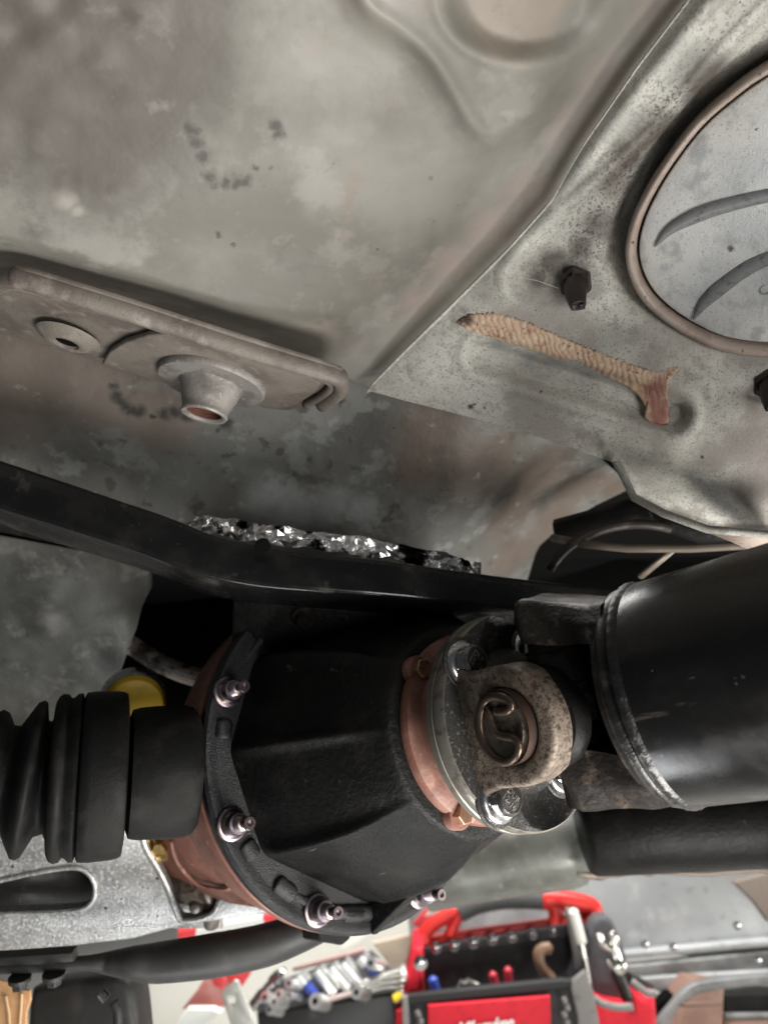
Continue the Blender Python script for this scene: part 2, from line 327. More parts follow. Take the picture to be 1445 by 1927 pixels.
def dR(x, y):
    d = pR.d(x, y)
    q, s = pdist(x, y, ridge); d += .004*math.exp(-(q/24))-.0010*math.exp(-((q-44)/30)**2)
    q, s = pdist(x, y, crease); ins = 1 if s > 0 else -1
    k = 1-sm(560, 620, y)*(1-sm(1000, 1040, x)*0)
    if x > 930: d += .0065*sm(-16, 16, q*ins)*(1-sm(500, 600, y)) - .0030*math.exp(-(q/13)**2)*(1-sm(540, 600, y))
    q2, s2 = pdist(x, y, [(1500, -160), (1330, 10), (1200, 170), (1110, 290), (1040, 380)]); d += -.0030*math.exp(-(q2/15)**2)
    if x > 1080 and y > 60 and y < 760:
        q, s = pdist(x, y, covring)
        if inside(x, y, covs): d += .012
        else: d += math.exp(-(q/32)**2)*(.004+.022*sm(640, 380, y))
    q = math.hypot((x-1085)/60, (y-530)/42); d -= .0022*math.exp(-((q-1)/.35)**2); d += .002*math.exp(-((x-1010)/40)**2-((y-525)/22)**2)
    q, s = seg(x, y, (915, 668), (1265, 776)); wd = 40
    d += .0100*(1-sm(wd-26, wd+2, q)) - .0016*math.exp(-((q-wd-7)/9)**2)
    # fold at lower right
    q, s = pdist(x, y, [(1160, 878), (1250, 850), (1340, 780), (1460, 690), (1620, 600)])
    if x > 1140 and s < 0: d += .00003*q*sm(0, 60, q)*sm(1140, 1200, x)
    d -= .0012*math.exp(-(q/30)**2)
    q, s = pdist(x, y, [(1150, 868), (1178, 905), (1195, 940), (1250, 968), (1350, 1000), (1600, 1003)])
    d -= .004*math.exp(-(q/11)**2)
    q = pdist(x, y, [(1270, 700), (1330, 715), (1445, 770)])[0]; d -= .0009*math.exp(-(q/10)**2)
    q = pdist(x, y, [(1300, 680), (1350, 725), (1420, 745)])[0]; d += .0012*math.exp(-(q/9)**2)
    return d + .0007*mnoise.noise(Vector((x/90, y/80, 3)))
def onR(lst): return [(x, y, r, pR.d(x, y)) for x, y, r in lst]
Rmat = mat('speckled_grey_paint', (.56, .55, .50), .48, 0, [
    nz(14, (.42, .41, .37), .42, .62), nz(26, (.62, .61, .56), .52, .64, det=9), nz(700, (.13, .12, .105), .54, .64, amt=.65), nz(200, (.24, .23, .21), .54, .64, det=8, amt=.5), nz(35, (.25, .22, .19), .56, .66, det=9, amt=.7), nz(9, (.29, .265, .235), .5, .62, amt=.7),
    spots(onR([(930, 665, .012), (985, 685, .012), (1040, 700, .012), (1100, 722, .012), (1160, 742, .012), (1200, 760, .01)]), (.215, .228, .25), core=.2, warp=.004, amt=.75),
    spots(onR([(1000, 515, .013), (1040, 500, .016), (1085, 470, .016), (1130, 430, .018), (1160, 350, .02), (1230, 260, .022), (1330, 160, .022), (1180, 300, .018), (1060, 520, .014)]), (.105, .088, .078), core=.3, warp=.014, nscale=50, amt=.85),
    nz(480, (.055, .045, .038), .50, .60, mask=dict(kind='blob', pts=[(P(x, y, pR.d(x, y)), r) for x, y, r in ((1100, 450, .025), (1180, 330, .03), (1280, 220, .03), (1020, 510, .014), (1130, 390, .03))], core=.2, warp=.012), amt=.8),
    dict(kind='blob', pts=[(P(x-14, y-10, pR.d(x, y)+.010), .0105) for x, y in covs[78:]+covs[:4]+covs[84:]][::3], col=(.035, .030, .026), core=.25, warp=.005, nscale=80, amt=.9),  # groove dirt, with the shadow beside the cover lip painted in
    spots(onR([(1500, 880, .06), (1420, 840, .035), (1340, 860, .02), (1430, 760, .02)]), (.23, .20, .185), core=.3, warp=.02, amt=.8),  # shade of the lower-right fold painted in, the sheet hardly tilts
    spots(onR([(1000, 400, .02), (950, 465, .014), (1090, 350, .02), (900, 520, .012), (1060, 330, .02), (1160, 220, .02), (1260, 100, .02)]), (.30, .31, .28), core=.2, warp=.01, amt=.5),
    spots(onR([(886, 764, .0032), (893, 760, .0022), (912, 766, .0018), (1017, 738, .0016), (1086, 625, .0016), (845, 710, .0014), (1062, 745, .0014), (1320, 860, .0016), (1355, 953, .0018), (1327, 937, .0014), (1370, 935, .0014), (1090, 818, .0016)]), (.04, .033, .028), core=.3, warp=.0025, nscale=300),
    speck(150, (.09, .075, .06), .10, .90, amt=.85), speck(60, (.10, .085, .07), .06, .8, amt=.8),
], [(1500, .5, .0005), (420, .3, .0007), (60, .25, .0016)], .06)
right_panel = thing('body_panel', 'pale speckled grey underbody panel with oval cover, torn sealer and long recess', 'body panel', loc=(0, 0, 0))
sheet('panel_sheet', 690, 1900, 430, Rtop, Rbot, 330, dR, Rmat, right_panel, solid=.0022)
# oval cover: lip, groove, disc
pRn = pR.n
cc = Vector((1460, 375, 0))
def covloop(s, h):
    out = []
    for x, y in covs:
        q = cc+(Vector((x, y, 0))-cc)*s; out.append(P(q.x, q.y, pR.d(q.x, q.y))+pRn*h)
    return out
def loops_mesh(loops, cap=False):
    n = len(loops[0]); vs = [v for L in loops for v in L]; fs = []
    for j in range(len(loops)-1):
        for i in range(n): i2 = (i+1) % n; fs.append((j*n+i, j*n+i2, (j+1)*n+i2, (j+1)*n+i))
    if cap:
        c = sum(loops[-1], Vector())/n; vs.append(c); k = (len(loops)-1)*n
        for i in range(n): fs.append((k+i, k+(i+1) % n, len(vs)-1))
    return vs, fs
cover = thing('access_cover', 'pale silver oval access cover with curved ribs in a pinkish raised lip', 'access cover', loc=(0, 0, 0))
liptan = mat('pinkish_tan_lip', (.42, .345, .295), .42, 0, [nz(60, (.33, .25, .21), .45, .7), nz(300, (.14, .09, .07), .6, .7), speck(140, (.07, .03, .02), .16, .85)], [(600, .35, .0006)], .08)
silver = mat('silver_cover_paint', (.69, .685, .66), .4, .15, [nz(16, (.54, .555, .565), .42, .62), nz(22, (.68, .67, .62), .5, .7), nz(700, (.3, .3, .29), .56, .68, amt=.7), nz(90, (.44, .45, .45), .5, .7),
    speck(110, (.10, .08, .065), .1, .86, amt=.9), nz(30, (.10, .085, .07), .70, .74, dist=2.5), spots([(1375, 470, .003, .42), (1425, 460, .003, .42), (1383, 476, .0015, .42), (1352, 480, .0015, .42)], (.13, .09, .07), core=.2, warp=.006, nscale=240)],
    [(1300, .45, .0006), (350, .3, .0008)], .06)
v, f = loops_mesh([covloop(1.035, -.020), covloop(1.022, -.004), covloop(1.012, .0020), covloop(.995, .0046), covloop(.975, .0048), covloop(.955, .0034), covloop(.944, .0008), covloop(.940, -.012)])
obj('lip', v, f, liptan, cover, world=True, smooth=60)
lps = [covloop(.926, -.012), covloop(.924, -.001), covloop(.920, .0008), covloop(.910, .0014)] + [covloop(s, .0016+.0075*(1-(s/.91)**2)) for s in (.85, .75, .6, .45, .3, .15)]
v, f = loops_mesh(lps, True)
obj('disc', v, f, silver, cover, world=True, smooth=60)
for pts in ([(1232, 462), (1262, 428), (1320, 397), (1390, 375), (1470, 358), (1560, 350), (1640, 352)], [(1303, 600), (1325, 565), (1365, 528), (1420, 490), (1500, 462), (1580, 450)]):
    path = cat([(a, b, 0) for a, b in pts], 6); vs, fs = [], []; n = len(path); K = 9
    for i, p in enumerate(path):
        t = (path[min(i+1, n-1)]-path[max(i-1, 0)]).normalized(); nn = Vector((-t.y, t.x, 0)); wd = 13.5*min(1, (i/(n*.30)))**.7+.4
        for k in range(K):
            q = (k/(K-1)*2-1); pp = p+nn*wd*q*1.0; hh = math.cos(q*PI/2)**.6*.0032*min(1, wd/12)
            s = max(abs((pp-cc).x)/300, abs((pp-cc).y)/270)
            qd = max(0, 1-(min(1, (pp-cc).length/330))**2)
            vs.append(P(pp.x, pp.y, pR.d(pp.x, pp.y))+pRn*(.0010+.0075*qd+hh))
    for i in range(n-1):
        for k in range(K-1): a = i*K+k; fs.append((a, a+1, a+K+1, a+K))
    obj('rib', vs, fs, mat('rib_grey', (.23, .235, .24), .45, .1, [nz(300, (.13, .13, .125), .5, .7)], [(900, .4, .0005)]) if 'rib_grey' not in bpy.data.materials else bpy.data.materials['rib_grey'], cover, world=True, smooth=80)
fR = Fr(P(1085, 540, pR.d(1085, 540)), pRn, CU)
me = text_mesh('C', .0085, .00025)
o = link('stamped_letter', me, bpy.data.materials['rib_grey'], cover, at=None); o.matrix_world = Fr(P(1437, 541, pR.d(1437, 541))+pRn*.0062, pRn, CU*.8-CR*.5).M
# peach sealer torn away in ripples
stop = [(862, 606), (868, 597), (885, 588), (930, 584), (990, 600), (1080, 640), (1170, 676), (1215, 690), (1243, 694), (1262, 686), (1276, 691)]
sbot = [(862, 606), (880, 622), (940, 643), (1000, 660), (1050, 678), (1085, 676), (1120, 700), (1180, 726), (1203, 745), (1216, 768), (1213, 786), (1222, 797), (1240, 803), (1256, 798), (1257, 782), (1246, 752), (1250, 735), (1262, 708), (1276, 691)]
def lin(pts, n):
    pts = [Vector((a, b, 0)) for a, b in pts]; L = [0]
    for a, b in zip(pts[:-1], pts[1:]): L.append(L[-1]+(b-a).length)
    return [Vector((float(np.interp(L[-1]*i/n, L, [p.x for p in pts])), float(np.interp(L[-1]*i/n, L, [p.y for p in pts])), 0)) for i in range(n+1)]
A = lin(stop[:8], 170)+lin(stop[7:], 60)[1:]; B = lin(sbot[:8], 170)+lin(sbot[7:], 60)[1:]
vs, fs = [], []; K = 22
for i, (a, b) in enumerate(zip(A, B)):
    jag = 2.6*mnoise.noise(Vector((i*.55, 0, 0)))
    for k in range(K+1):
        t = k/K; p = a.lerp(b, t); p.y += jag*(1-t) + 1.5*mnoise.noise(Vector((i*.4, 9, 0)))*t
        s = i/170*27; rip = .5+.5*math.sin(2*PI*(s - 2.3*t**1.3) + 5.5*mnoise.noise(Vector((i*.045, t*2.2, 3))) + 1.5*mnoise.noise(Vector((i*.2, t*6, 8))))
        edge = math.sin(PI*min(1, max(0, t)))**.45 if 0 < t < 1 else 0
        am = .0009 if i < 175 else .0003
        h = -.0006+.0020*edge+am*rip**.8*edge+.0005*mnoise.noise(Vector((p.x/6, p.y/6, 0)))
        if k == 0: h = -.002
        base = dR(p.x, p.y); base = min(base, pR.d(p.x, p.y)+.003)
        vs.append(P(p.x, p.y, base)+pRn*h)
for i in range(len(A)-1):
    for k in range(K): q = i*(K+1)+k; fs.append((q, q+1, q+K+2, q+K+1))
seal = mat('peach_sealer', (.56, .40, .285), .55, 0, [nz(45, (.64, .48, .345), .5, .65), nz(160, (.36, .21, .145), .54, .64, det=8, amt=.75), nz(30, (.52, .27, .2), .58, .7, amt=.6), nz(420, (.16, .09, .06), .60, .68),
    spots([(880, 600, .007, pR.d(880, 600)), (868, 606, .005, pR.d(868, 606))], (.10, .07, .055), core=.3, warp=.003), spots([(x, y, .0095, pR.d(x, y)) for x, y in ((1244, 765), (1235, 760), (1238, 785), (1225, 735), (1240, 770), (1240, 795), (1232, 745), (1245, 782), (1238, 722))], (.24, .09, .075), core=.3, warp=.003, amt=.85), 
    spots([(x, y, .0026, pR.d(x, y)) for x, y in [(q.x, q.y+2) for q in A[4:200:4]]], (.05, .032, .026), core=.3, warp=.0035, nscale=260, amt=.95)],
    [(700, .4, .0006)], .05)
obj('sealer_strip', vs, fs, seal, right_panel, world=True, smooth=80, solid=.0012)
# stray fibres and drain plugs
fib = mat('pale_fibre', (.6, .56, .5), .6)
for pts in ([(968, 520), (1010, 528), (1035, 537), (1052, 543)], [(1112, 546), (1140, 547), (1165, 550)], [(1118, 522), (1135, 518), (1150, 528)]):
    v, f = tube([P(x, y, pR.d(x, y)-.004) for x, y in pts], .00016, 5); obj('fibre', v, f, fib, right_panel, world=True)
plugm = mat('dark_brown_rubber_plug', (.028, .02, .018), .42, 0, [nz(90, (.055, .04, .034), .5, .7)], [(400, .3, .0006)], .05)
def plug(px, py, label):
    fr = Fr(P(px, py, pR.d(px, py)), pRn, CU); t = thing('drain_plug', label, 'plug', fr, group='rubber plugs pushed through the pale panel')
    v = [(.0104*math.cos(a), .0104*math.sin(a), z) for z in (-.002, .0035) for a in [PI/6+i*PI/3 for i in range(6)]]
    f = [tuple(range(5, -1, -1)), tuple(range(6, 12))]+[(i, (i+1) % 6, 6+(i+1) % 6, 6+i) for i in range(6)]
    obj('hex_head', v, f, plugm, t, bev=.0008)
    d = (fr.I @ (fr.M.to_translation()-CU*.012+CR*.0005-CF*.0))*1.0
    p1 = fr.I @ P(px+4, py+44, pR.d(px, py)-.012)
    path = [Vector((0, 0, .002)), p1*.45+Vector((0, 0, .004)), p1]
    v, f = tube(path, [.0072, .0066, .0048], 10); obj('nib', v, f, plugm, t, bev=.0006)
    # split prongs at the tip
    for s in (-1, 1):
        v, f = tube([p1+Vector((s*.0022, .001, 0)), p1+Vector((s*.0026, -.0022, .0005))], [.0024, .0016], 6); obj('prong', v, f, plugm, t)
    v, f = tube([Vector((.0, .008, .0035)), p1*.5+Vector((0, 0, .0085))], .0012, 6); obj('ridge', v, f, plugm, t)
plug(1083, 532, 'dark brown hexagonal rubber plug beside the left edge of the oval cover')
plug(1450, 722, 'dark brown rubber plug cut by the right edge, below the oval cover')
# ================================================================ bracket on the left
zb = V(-.17, -.24, -.95); fB = Fr(P(330, 660, .505), zb, -CF+CR*.2)
brm = mat('brownish_grey_bracket_paint', (.17, .15, .128), .5, 0, [nz(30, (.105, .09, .078), .42, .6), nz(60, (.24, .215, .19), .50, .70, det=9), nz(500, (.09, .075, .06), .58, .68, amt=.7), nz(14, (.13, .105, .09), .5, .7, amt=.6)], [(600, .4, .0007), (90, .25, .0012)], .06)
bracket = thing('mounting_bracket', 'grey rectangular bracket plate with raised rim and threaded boss under the floor pan', 'bracket', fB)
def H(fr, lst, h=0): return [fr.hit(x, y, h) for x, y in lst]
out = [(-60, 528), (-10, 516), (28, 513), (60, 519), (250, 578), (450, 642), (600, 689), (640, 703), (651, 716), (648, 737), (625, 757), (600, 768), (570, 778), (530, 778), (450, 765), (290, 716), (190, 686), (0, 634), (-60, 618)]
me = plate_mesh([[(v.x, v.y) for v in H(fB, out)]], .003, .0008, -.0025); link('plate', me, brm, bracket, 40)
rim = cat(H(fB, [(-40, 590), (-18, 556), (8, 541), (50, 541), (240, 596), (440, 661), (590, 706), (618, 716), (624, 728), (606, 745), (575, 762)]), 6)
v, f = tube(rim, .0030, 12, True, 1.1, up=(0, 0, 1)); obj('rim', v, f, brm, bracket, smooth=180)
rim = cat(H(fB, [(-40, 546), (-8, 528), (28, 522), (60, 528), (250, 586), (450, 651), (600, 696), (634, 708), (642, 719), (638, 736), (606, 758)]), 6)
v, f = tube(rim, .0052, 12, True, 1.35, up=(0, 0, 1)); obj('rim', v, f, brm, bracket, smooth=180)
p2 = [(192, 686), (206, 664), (236, 645), (280, 632), (320, 630), (500, 680), (585, 712), (603, 724), (590, 742), (560, 762), (520, 772), (450, 762), (290, 716)]
me = plate_mesh([[(v.x, v.y) for v in H(fB, p2, .0035)]], .0045, .0014, .0035, 2); link('raised_pad', me, brm, bracket, 40)
c = fB.hit(400, 716, .004); rx = (fB.hit(500, 736, .004)-c).length
v, f = lathe([(rx*.98, -.003), (rx, -.001), (rx, .0025), (rx*.97, .0042), (rx*.60, .0044), (rx*.56, .006), (rx*.52, .012), (rx*.46, .018), (rx*.42, .022), (rx*.425, .0235), (rx*.43, .0255), (rx*.41, .0268), (rx*.36, .0265), (rx*.32, .025), (rx*.31, .004)], 56)
bm_ = mat('grey_boss_steel', (.22, .205, .19), .5, .2, [nz(60, (.14, .125, .115), .45, .65), nz(400, (.34, .32, .3), .58, .7)], [(500, .4, .0008)], .08)
boss = obj('boss', v, f, bm_, bracket, at=T(*c))
# tilt the neck a touch
v, f = lathe([(rx*.315, .0245), (rx*.31, .020), (0.0001, .020)], 32); obj('nut_bore', v, f, mat('rusty_bore', (.10, .04, .028), .6, 0, [nz(200, (.08, .03, .02), .45, .65)]), boss)
c2 = fB.hit(128, 637, .002)
v, f = lathe([(.021, -.001), (.0185, .0012), (.013, .0042), (.0105, .0046), (.0085, .0042), (.0075, .002), (.0072, -.002)], 40); ho = obj('dimple', v, f, brm, bracket, at=T(*c2))
v, f = lathe([(.0073, .0022), (.0001, .0021)], 24); obj('hole', v, f, M['void'], ho)
# ================================================================ tunnel panel behind the beam
pT = Pl((0, 800, .60), (900, 780, .62), (500, 1080, .70))
step = [(-200, 770), (0, 792), (200, 812), (400, 842), (480, 846), (560, 838), (640, 790)]
def dT(x, y):
    d = pT.d(x, y)
    q, s = pdist(x, y, step)
    if x < 700: d += .006*sm(-26, 26, q*(1 if y > interp(step, x) else -1))*(1-sm(520, 660, x))
    r = math.hypot((x-1200)/1.0, (y-1120)/1.0)
    d -= .016*(sm(380, 300, r)+0) if False else 0
    if x > 760:
        d += .10*sm(420, 120, r) - .006*math.exp(-((r-330)/20)**2) - .004*math.exp(-((r-262)/14)**2)
    d += .004*mnoise.noise(Vector((x/120, y/90, 7)))
    return d
Ttop = [(-260, 560), (0, 560), (300, 640), (600, 690), (700, 685), (1000, 800), (1100, 838), (1190, 915)]
Tbot = [(-260, 1000), (0, 1000), (300, 1060), (600, 1110), (900, 1130), (985, 1110), (1010, 1030), (1060, 985), (1120, 950), (1190, 916)]
def onT(lst): return [(x, y, r, dT(x, y)) for x, y, r in lst]
Tmat = mat('mottled_tunnel_paint', (.135, .138, .128), .45, 0, [nz(10, (.10, .10, .092), .42, .6), nz(24, (.205, .212, .203), .53, .60, det=9, ro=.65, amt=.75), nz(15, (.085, .08, .07), .53, .60, det=9, ro=.65, amt=.75), nz(60, (.06, .055, .048), .6, .66, det=8, amt=.7),
    spots(onT([(60, 700, .07), (180, 740, .05), (0, 760, .06), (300, 790, .045)]), (.14, .115, .098), core=.4, warp=.02, amt=.8),
    spots(onT([(820, 800, .05), (900, 880, .06), (960, 960, .05), (790, 870, .04), (1000, 900, .06), (1080, 915, .045), (1120, 905, .03), (1160, 915, .03), (1030, 980, .05), (960, 1040, .04)]), (.105, .08, .065), core=.3, warp=.03, nscale=35, amt=.85),  # brown dirt, spread rightwards to paint the lit bulge dimmer
    nz(40, (.075, .062, .052), .5, .62, mask=dict(kind='blob', pts=[(P(x, y, dT(x, y)), r) for x, y, r in ((860, 880, .06), (960, 850, .05), (1010, 880, .03))], core=.3, warp=.03), amt=.7),
    spots(onT([(220, 745, .0085), (213, 725, .0065), (228, 755, .008), (235, 762, .008), (250, 770, .008), (262, 772, .009), (310, 778, .008), (330, 775, .008), (350, 782, .008), (425, 798, .0085), (410, 808, .004), (245, 775, .004), (290, 783, .004)]), (.03, .03, .027), core=.2, warp=.010, nscale=110, amt=.92),
    spots(onT([(560, 960, .04), (500, 940, .03), (620, 950, .03), (680, 960, .02)]), (.27, .285, .285), core=.2, warp=.035, nscale=35, amt=.6),
    speck(110, (.05, .043, .037), .17, .72, mask=dict(kind='blob', pts=[(P(840, 880, .64), .12)], core=.5, warp=.02)),
    nz(55, (.29, .28, .26), .62, .72, amt=.6)], [(300, .2, .001), (30, .4, .004)], .08)
tunnel = thing('tunnel_panel', 'mottled grey tunnel panel with dirt spots, sunk behind the black crossmember', 'tunnel panel', loc=(0, 0, 0))
sheet('tunnel_sheet', -800, 1190, 250, Ttop, Tbot, 90, dT, Tmat, tunnel)
# lower left mottled shield
pS = Pl((0, 1040, .63), (280, 1110, .66), (0, 1320, .70))
Smat = mat('mottled_galvanised_shield', (.13, .13, .118), .42, .25, [nz(16, (.085, .085, .077), .42, .6), nz(32, (.18, .177, .16), .54, .66, amt=.9), nz(12, (.09, .085, .075), .55, .7, amt=.7), spots([(50, 1235, .022, .66), (100, 1180, .02, .66), (95, 1270, .01, .67)], (.32, .30, .27), core=.1, warp=.025, nscale=45, amt=.7), speck(120, (.05, .045, .04), .13, .85)], [(50, .3, .002), (300, .2, .001)], .1)
shield = thing('heat_shield', 'mottled grey metal shield between black crossmember and axle boot at left', 'heat shield', loc=(0, 0, 0))
sheet('shield_sheet', -800, 286, 110, [(-260, 960), (286, 1060)], [(-260, 1400), (0, 1392), (150, 1345), (205, 1325), (225, 1270), (250, 1200), (262, 1172), (268, 1135), (286, 1105)], 50, lambda x, y: pS.d(x, y)+.003*mnoise.noise(Vector((x/60, y/50, 2)))-.006*math.exp(-((interp([(205, 1325), (262, 1172), (286, 1105)], 0) if 0 else (x-270))/14)**2), Smat, shield)
# dark hollow behind the axle: far underbody, its shade painted in near black
hollow = thing('rear_underbody', 'rear underbody deep behind the axle, its shade painted near black', 'underbody', loc=(0, 0, 0))
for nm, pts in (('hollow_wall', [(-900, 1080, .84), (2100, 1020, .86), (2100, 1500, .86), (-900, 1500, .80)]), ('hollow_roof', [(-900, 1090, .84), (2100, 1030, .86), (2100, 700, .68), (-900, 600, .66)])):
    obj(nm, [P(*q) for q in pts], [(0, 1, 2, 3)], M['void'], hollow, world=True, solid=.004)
# pale rods and dim hardware in the hollow at right
pal = mat('pale_brown_rod', (.12, .10, .08), .45, .2, [nz(60, (.22, .17, .13), .5, .7)], (), .05)
rods = thing('brake_line', 'pale brown metal lines crossing the dark gap above the drive shaft', 'brake line', loc=(0, 0, 0))
v, f = tube([P(x, y, d) for x, y, d in ((1040, 1012, .66), (1100, 1024, .62), (1180, 1032, .60), (1300, 1032, .58), (1400, 1026, .56), (1480, 1020, .55))], .0034, 10); obj('line', v, f, pal, rods, world=True, smooth=180)
v, f = tube([P(x, y, d) for x, y, d in ((1268, 1034, .59), (1235, 1060, .60), (1205, 1085, .61))], [.004, .005, .005], 10, True, .5); obj('branch', v, f, pal, rods, world=True, smooth=180)
dkb = mat('dim_brown_grey', (.028, .022, .019), .5, .1, [nz(30, (.10, .08, .065), .52, .7)], [(100, .3, .002)])
arcs = thing('fuel_line_bundle', 'dim brownish curved lines in the dark gap right of the tunnel panel', 'fuel lines', loc=(0, 0, 0))
for r, rad in ((178, .004),):
    v, f = tube([P(1200-r*math.cos(a), 1120-r*.75*math.sin(a), .66-.0002*r) for a in [i*.12 for i in range(3, 17)]], rad, 8); obj('hose', v, f, dkb, arcs, world=True, smooth=180)
v, f = tube([P(1050, 1000, .70), P(1200, 960, .66), P(1330, 1000, .62), P(1480, 990, .6)], .012, 10); obj('dark_pipe', v, f, M['black_satin'], arcs, world=True, smooth=180)
# seam flange under the right panel
flm = Rmat
v, f = tube([P(x, y, d) for x, y, d in ((1158, 868, .50), (1176, 902, .50), (1192, 936, .497), (1248, 966, .49), (1330, 996, .482), (1470, 1008, .475), (1600, 1012, .47))], .0034, 8, True, .8); obj('hem', v, f, Rmat, right_panel, world=True, smooth=180)
pts = [(1325, 998, .484), (1470, 1004, .476), (1470, 1040, .50), (1415, 1035, .50), (1370, 1015, .497)]
obj('hem_tab', [P(*q) for q in pts], [tuple(range(5))], liptan, right_panel, world=True, solid=.002)
# ================================================================ black crossmember
def sweep_box(path, hts, dep, m, name, parent, rnd=.004):
    path = [Vector(p) for p in path]; vs, fs = [], []; N = len(path)
    for i, p in enumerate(path):
        t = (path[min(i+1, N-1)]-path[max(i-1, 0)]); t.z *= 1; t.normalize()
        up = Vector((0, 0, 1)); up = (up-t*up.dot(t)).normalized(); bk = up.cross(t).normalized()
        if bk.dot(CF) < 0: bk = -bk
        h = hts[i]; r = rnd; sec = []
        for cx, cy, a0 in ((r, r, PI), (dep-r, r, 1.5*PI), (dep-r, h-r, 0), (r, h-r, .5*PI)):
            for k in range(4): a = a0+k*PI/6; sec.append((cx+r*math.cos(a), cy+r*math.sin(a)))
        for a, b in sec: vs.append(p+bk*a+up*b)
    n = 16
    for i in range(N-1):
        for k in range(n): k2 = (k+1) % n; fs.append((i*n+k, i*n+k2, (i+1)*n+k2, (i+1)*n+k))
    fs += [tuple(range(n)), tuple((N-1)*n+k for k in range(n-1, -1, -1))]
    return obj(name, vs, fs, m, parent, world=True, smooth=180)
beam = thing('crossmember', 'thick gloss black steel crossmember beam running above the differential', 'crossmember', loc=(0, 0, 0))
bp = [(-800, 790, .50, .033), (-520, 852, .50, .033), (-260, 905, .50, .033), (-100, 932, .50, .033), (0, 957, .50, .032), (200, 1018, .505, .030), (300, 1052, .507, .030), (380, 1082, .51, .030), (480, 1103, .515, .029), (600, 1114, .52, .0275), (760, 1127, .53, .0265), (970, 1150, .55, .0255), (1200, 1172, .57, .025)]
pp = cat([P(a, b, c) for a, b, c, h in bp], 6); hh = [float(np.interp(i/6, range(len(bp)), [q[3] for q in bp])) for i in range(len(pp))]
sweep_box(pp, hh, .055, M['black_paint'], 'beam', beam, .0035)
# mounting plate with two bolts under the beam, down to the differential
fm = Fr(P(600, 1190, .585), -CF*.9-CU*.35, CU)
pts = [(438, 1128), (860, 1160), (860, 1262), (640, 1262), (430, 1262), (436, 1190)]
me = plate_mesh([[(v.x, v.y) for v in H(fm, pts)]], .03, .003, 0, 2); mp = link('mounting_plate', me, M['black_satin'], beam, 40); mp.matrix_world = fm.M
for px, py in ((572, 1160), (738, 1173)):
    b = fm.hit(px, py, .001); v, f = lathe([(.0001, .009), (.004, .009), (.0055, .007), (.0058, .003), (.009, .0025), (.0095, 0)], 18); obj('mount_bolt', v, f, M['dark_steel'], mp, at=T(*b))
v, f = lathe([(.0001, .001), (.005, .001), (.0056, 0)], 18); o = obj('rubber_bung', v, f, M['void'], beam); o.matrix_world = Fr(P(495, 1028, .512), -CF, CU).M
# foil strip tucked above the beam
fpath = cat([P(x, y+5, d) for x, y, d in ((352, 984, .575), (400, 982, .57), (470, 994, .567), (560, 1006, .567), (660, 1019, .57), (750, 1034, .575), (850, 1056, .58), (905, 1066, .585))], 8)
vs, fs = [], []; K = 5; NF = len(fpath)
for i, p in enumerate(fpath):
    s = i/(NF-1); wd = .0085*(min(1, s*9+.1))**.6*(1 if s < .9 else .8)*(.85+.3*mnoise.noise(Vector((s*14, 0, 2))))
    if s > .93 and s < .955: wd *= .35
    for k in range(K+1):
        t = k/K + (random.uniform(-.10, .10) if 0 < k < K else 0); n1 = mnoise.noise(Vector((s*38, t*2.2, 0))); n2 = mnoise.noise(Vector((s*90, t*6, 5))); n3 = abs(mnoise.noise(Vector((s*42+t*5, t*2, 9))))
        vs.append(p+CU*(wd*(.9-t*1.9)+.0012*n2)-CF*(.003+.004*n1+random.uniform(-.0030, .0030)))
for i in range(NF-1):
    for k in range(K): q = i*(K+1)+k; fs += [(q, q+1, q+K+2), (q, q+K+2, q+K+1)] if random.random() < .5 else [(q, q+1, q+K+1), (q+1, q+K+2, q+K+1)]
foil = thing('foil_strip', 'crumpled shiny foil strip tucked along the top of the black crossmember', 'foil strip', loc=(0, 0, 0))
fo = obj('foil', vs, fs, M['foil'], foil, world=True, smooth=0)
# ================================================================ differential
AX = V(.592, -.738, .324); RC = CAM+V(-.0255, .62, -.1918); fD = Fr(RC, AX, CU)
diff = thing('differential', 'black cast differential nose with studs on a red oxide axle housing', 'differential', fD)
RR = .1346
# housing behind: rim plus belly
hp = [(RR*.985, -.001), (RR, -.003), (RR, -.010), (RR*.985, -.012), (RR*.965, -.014), (RR*.955, -.030), (RR*.95, -.052), (RR*.90, -.075), (RR*.78, -.105), (RR*.5, -.125), (.0001, -.13)]
v, f = lathe(hp, 128); housing = obj('housing', v, f, M['copper_primer'], diff)
# side gusset of the housing at lower left
g = [fD.pt(x, y, d) for x, y, d in ((322, 1600, .655), (352, 1592, .625), (405, 1545, .62), (380, 1640, .63), (342, 1640, .66), (372, 1672, .66), (412, 1690, .655), (470, 1712, .645), (440, 1620, .62))]
vsg = [fD.pt(x, y, d) for x, y, d in ((324, 1578, .65), (352, 1545, .638), (385, 1530, .63), (400, 1560, .622), (440, 1640, .622), (500, 1712, .63), (440, 1703, .65), (372, 1664, .655), (345, 1630, .655))]
cen = sum(vsg, Vector())/9
vv = vsg+[q+Vector((-.01, .01, -.05)) for q in vsg]; ff = [tuple(range(9)), tuple(range(17, 8, -1))]+[(i, (i+1) % 9, 9+(i+1) % 9, 9+i) for i in range(9)]
obj('gusset', vv, ff, M['copper_primer'], housing, bev=.003)
gp = [fD.pt(x, y, d) for x, y, d in ((322, 1582, .645), (327, 1606, .646), (340, 1632, .648), (372, 1664, .648), (412, 1673, .64), (432, 1672, .63))]
v, f = tube(cat(gp, 4), .0018, 8); obj('gusset_edge', v, f, M['copper_primer'], housing, smooth=180)
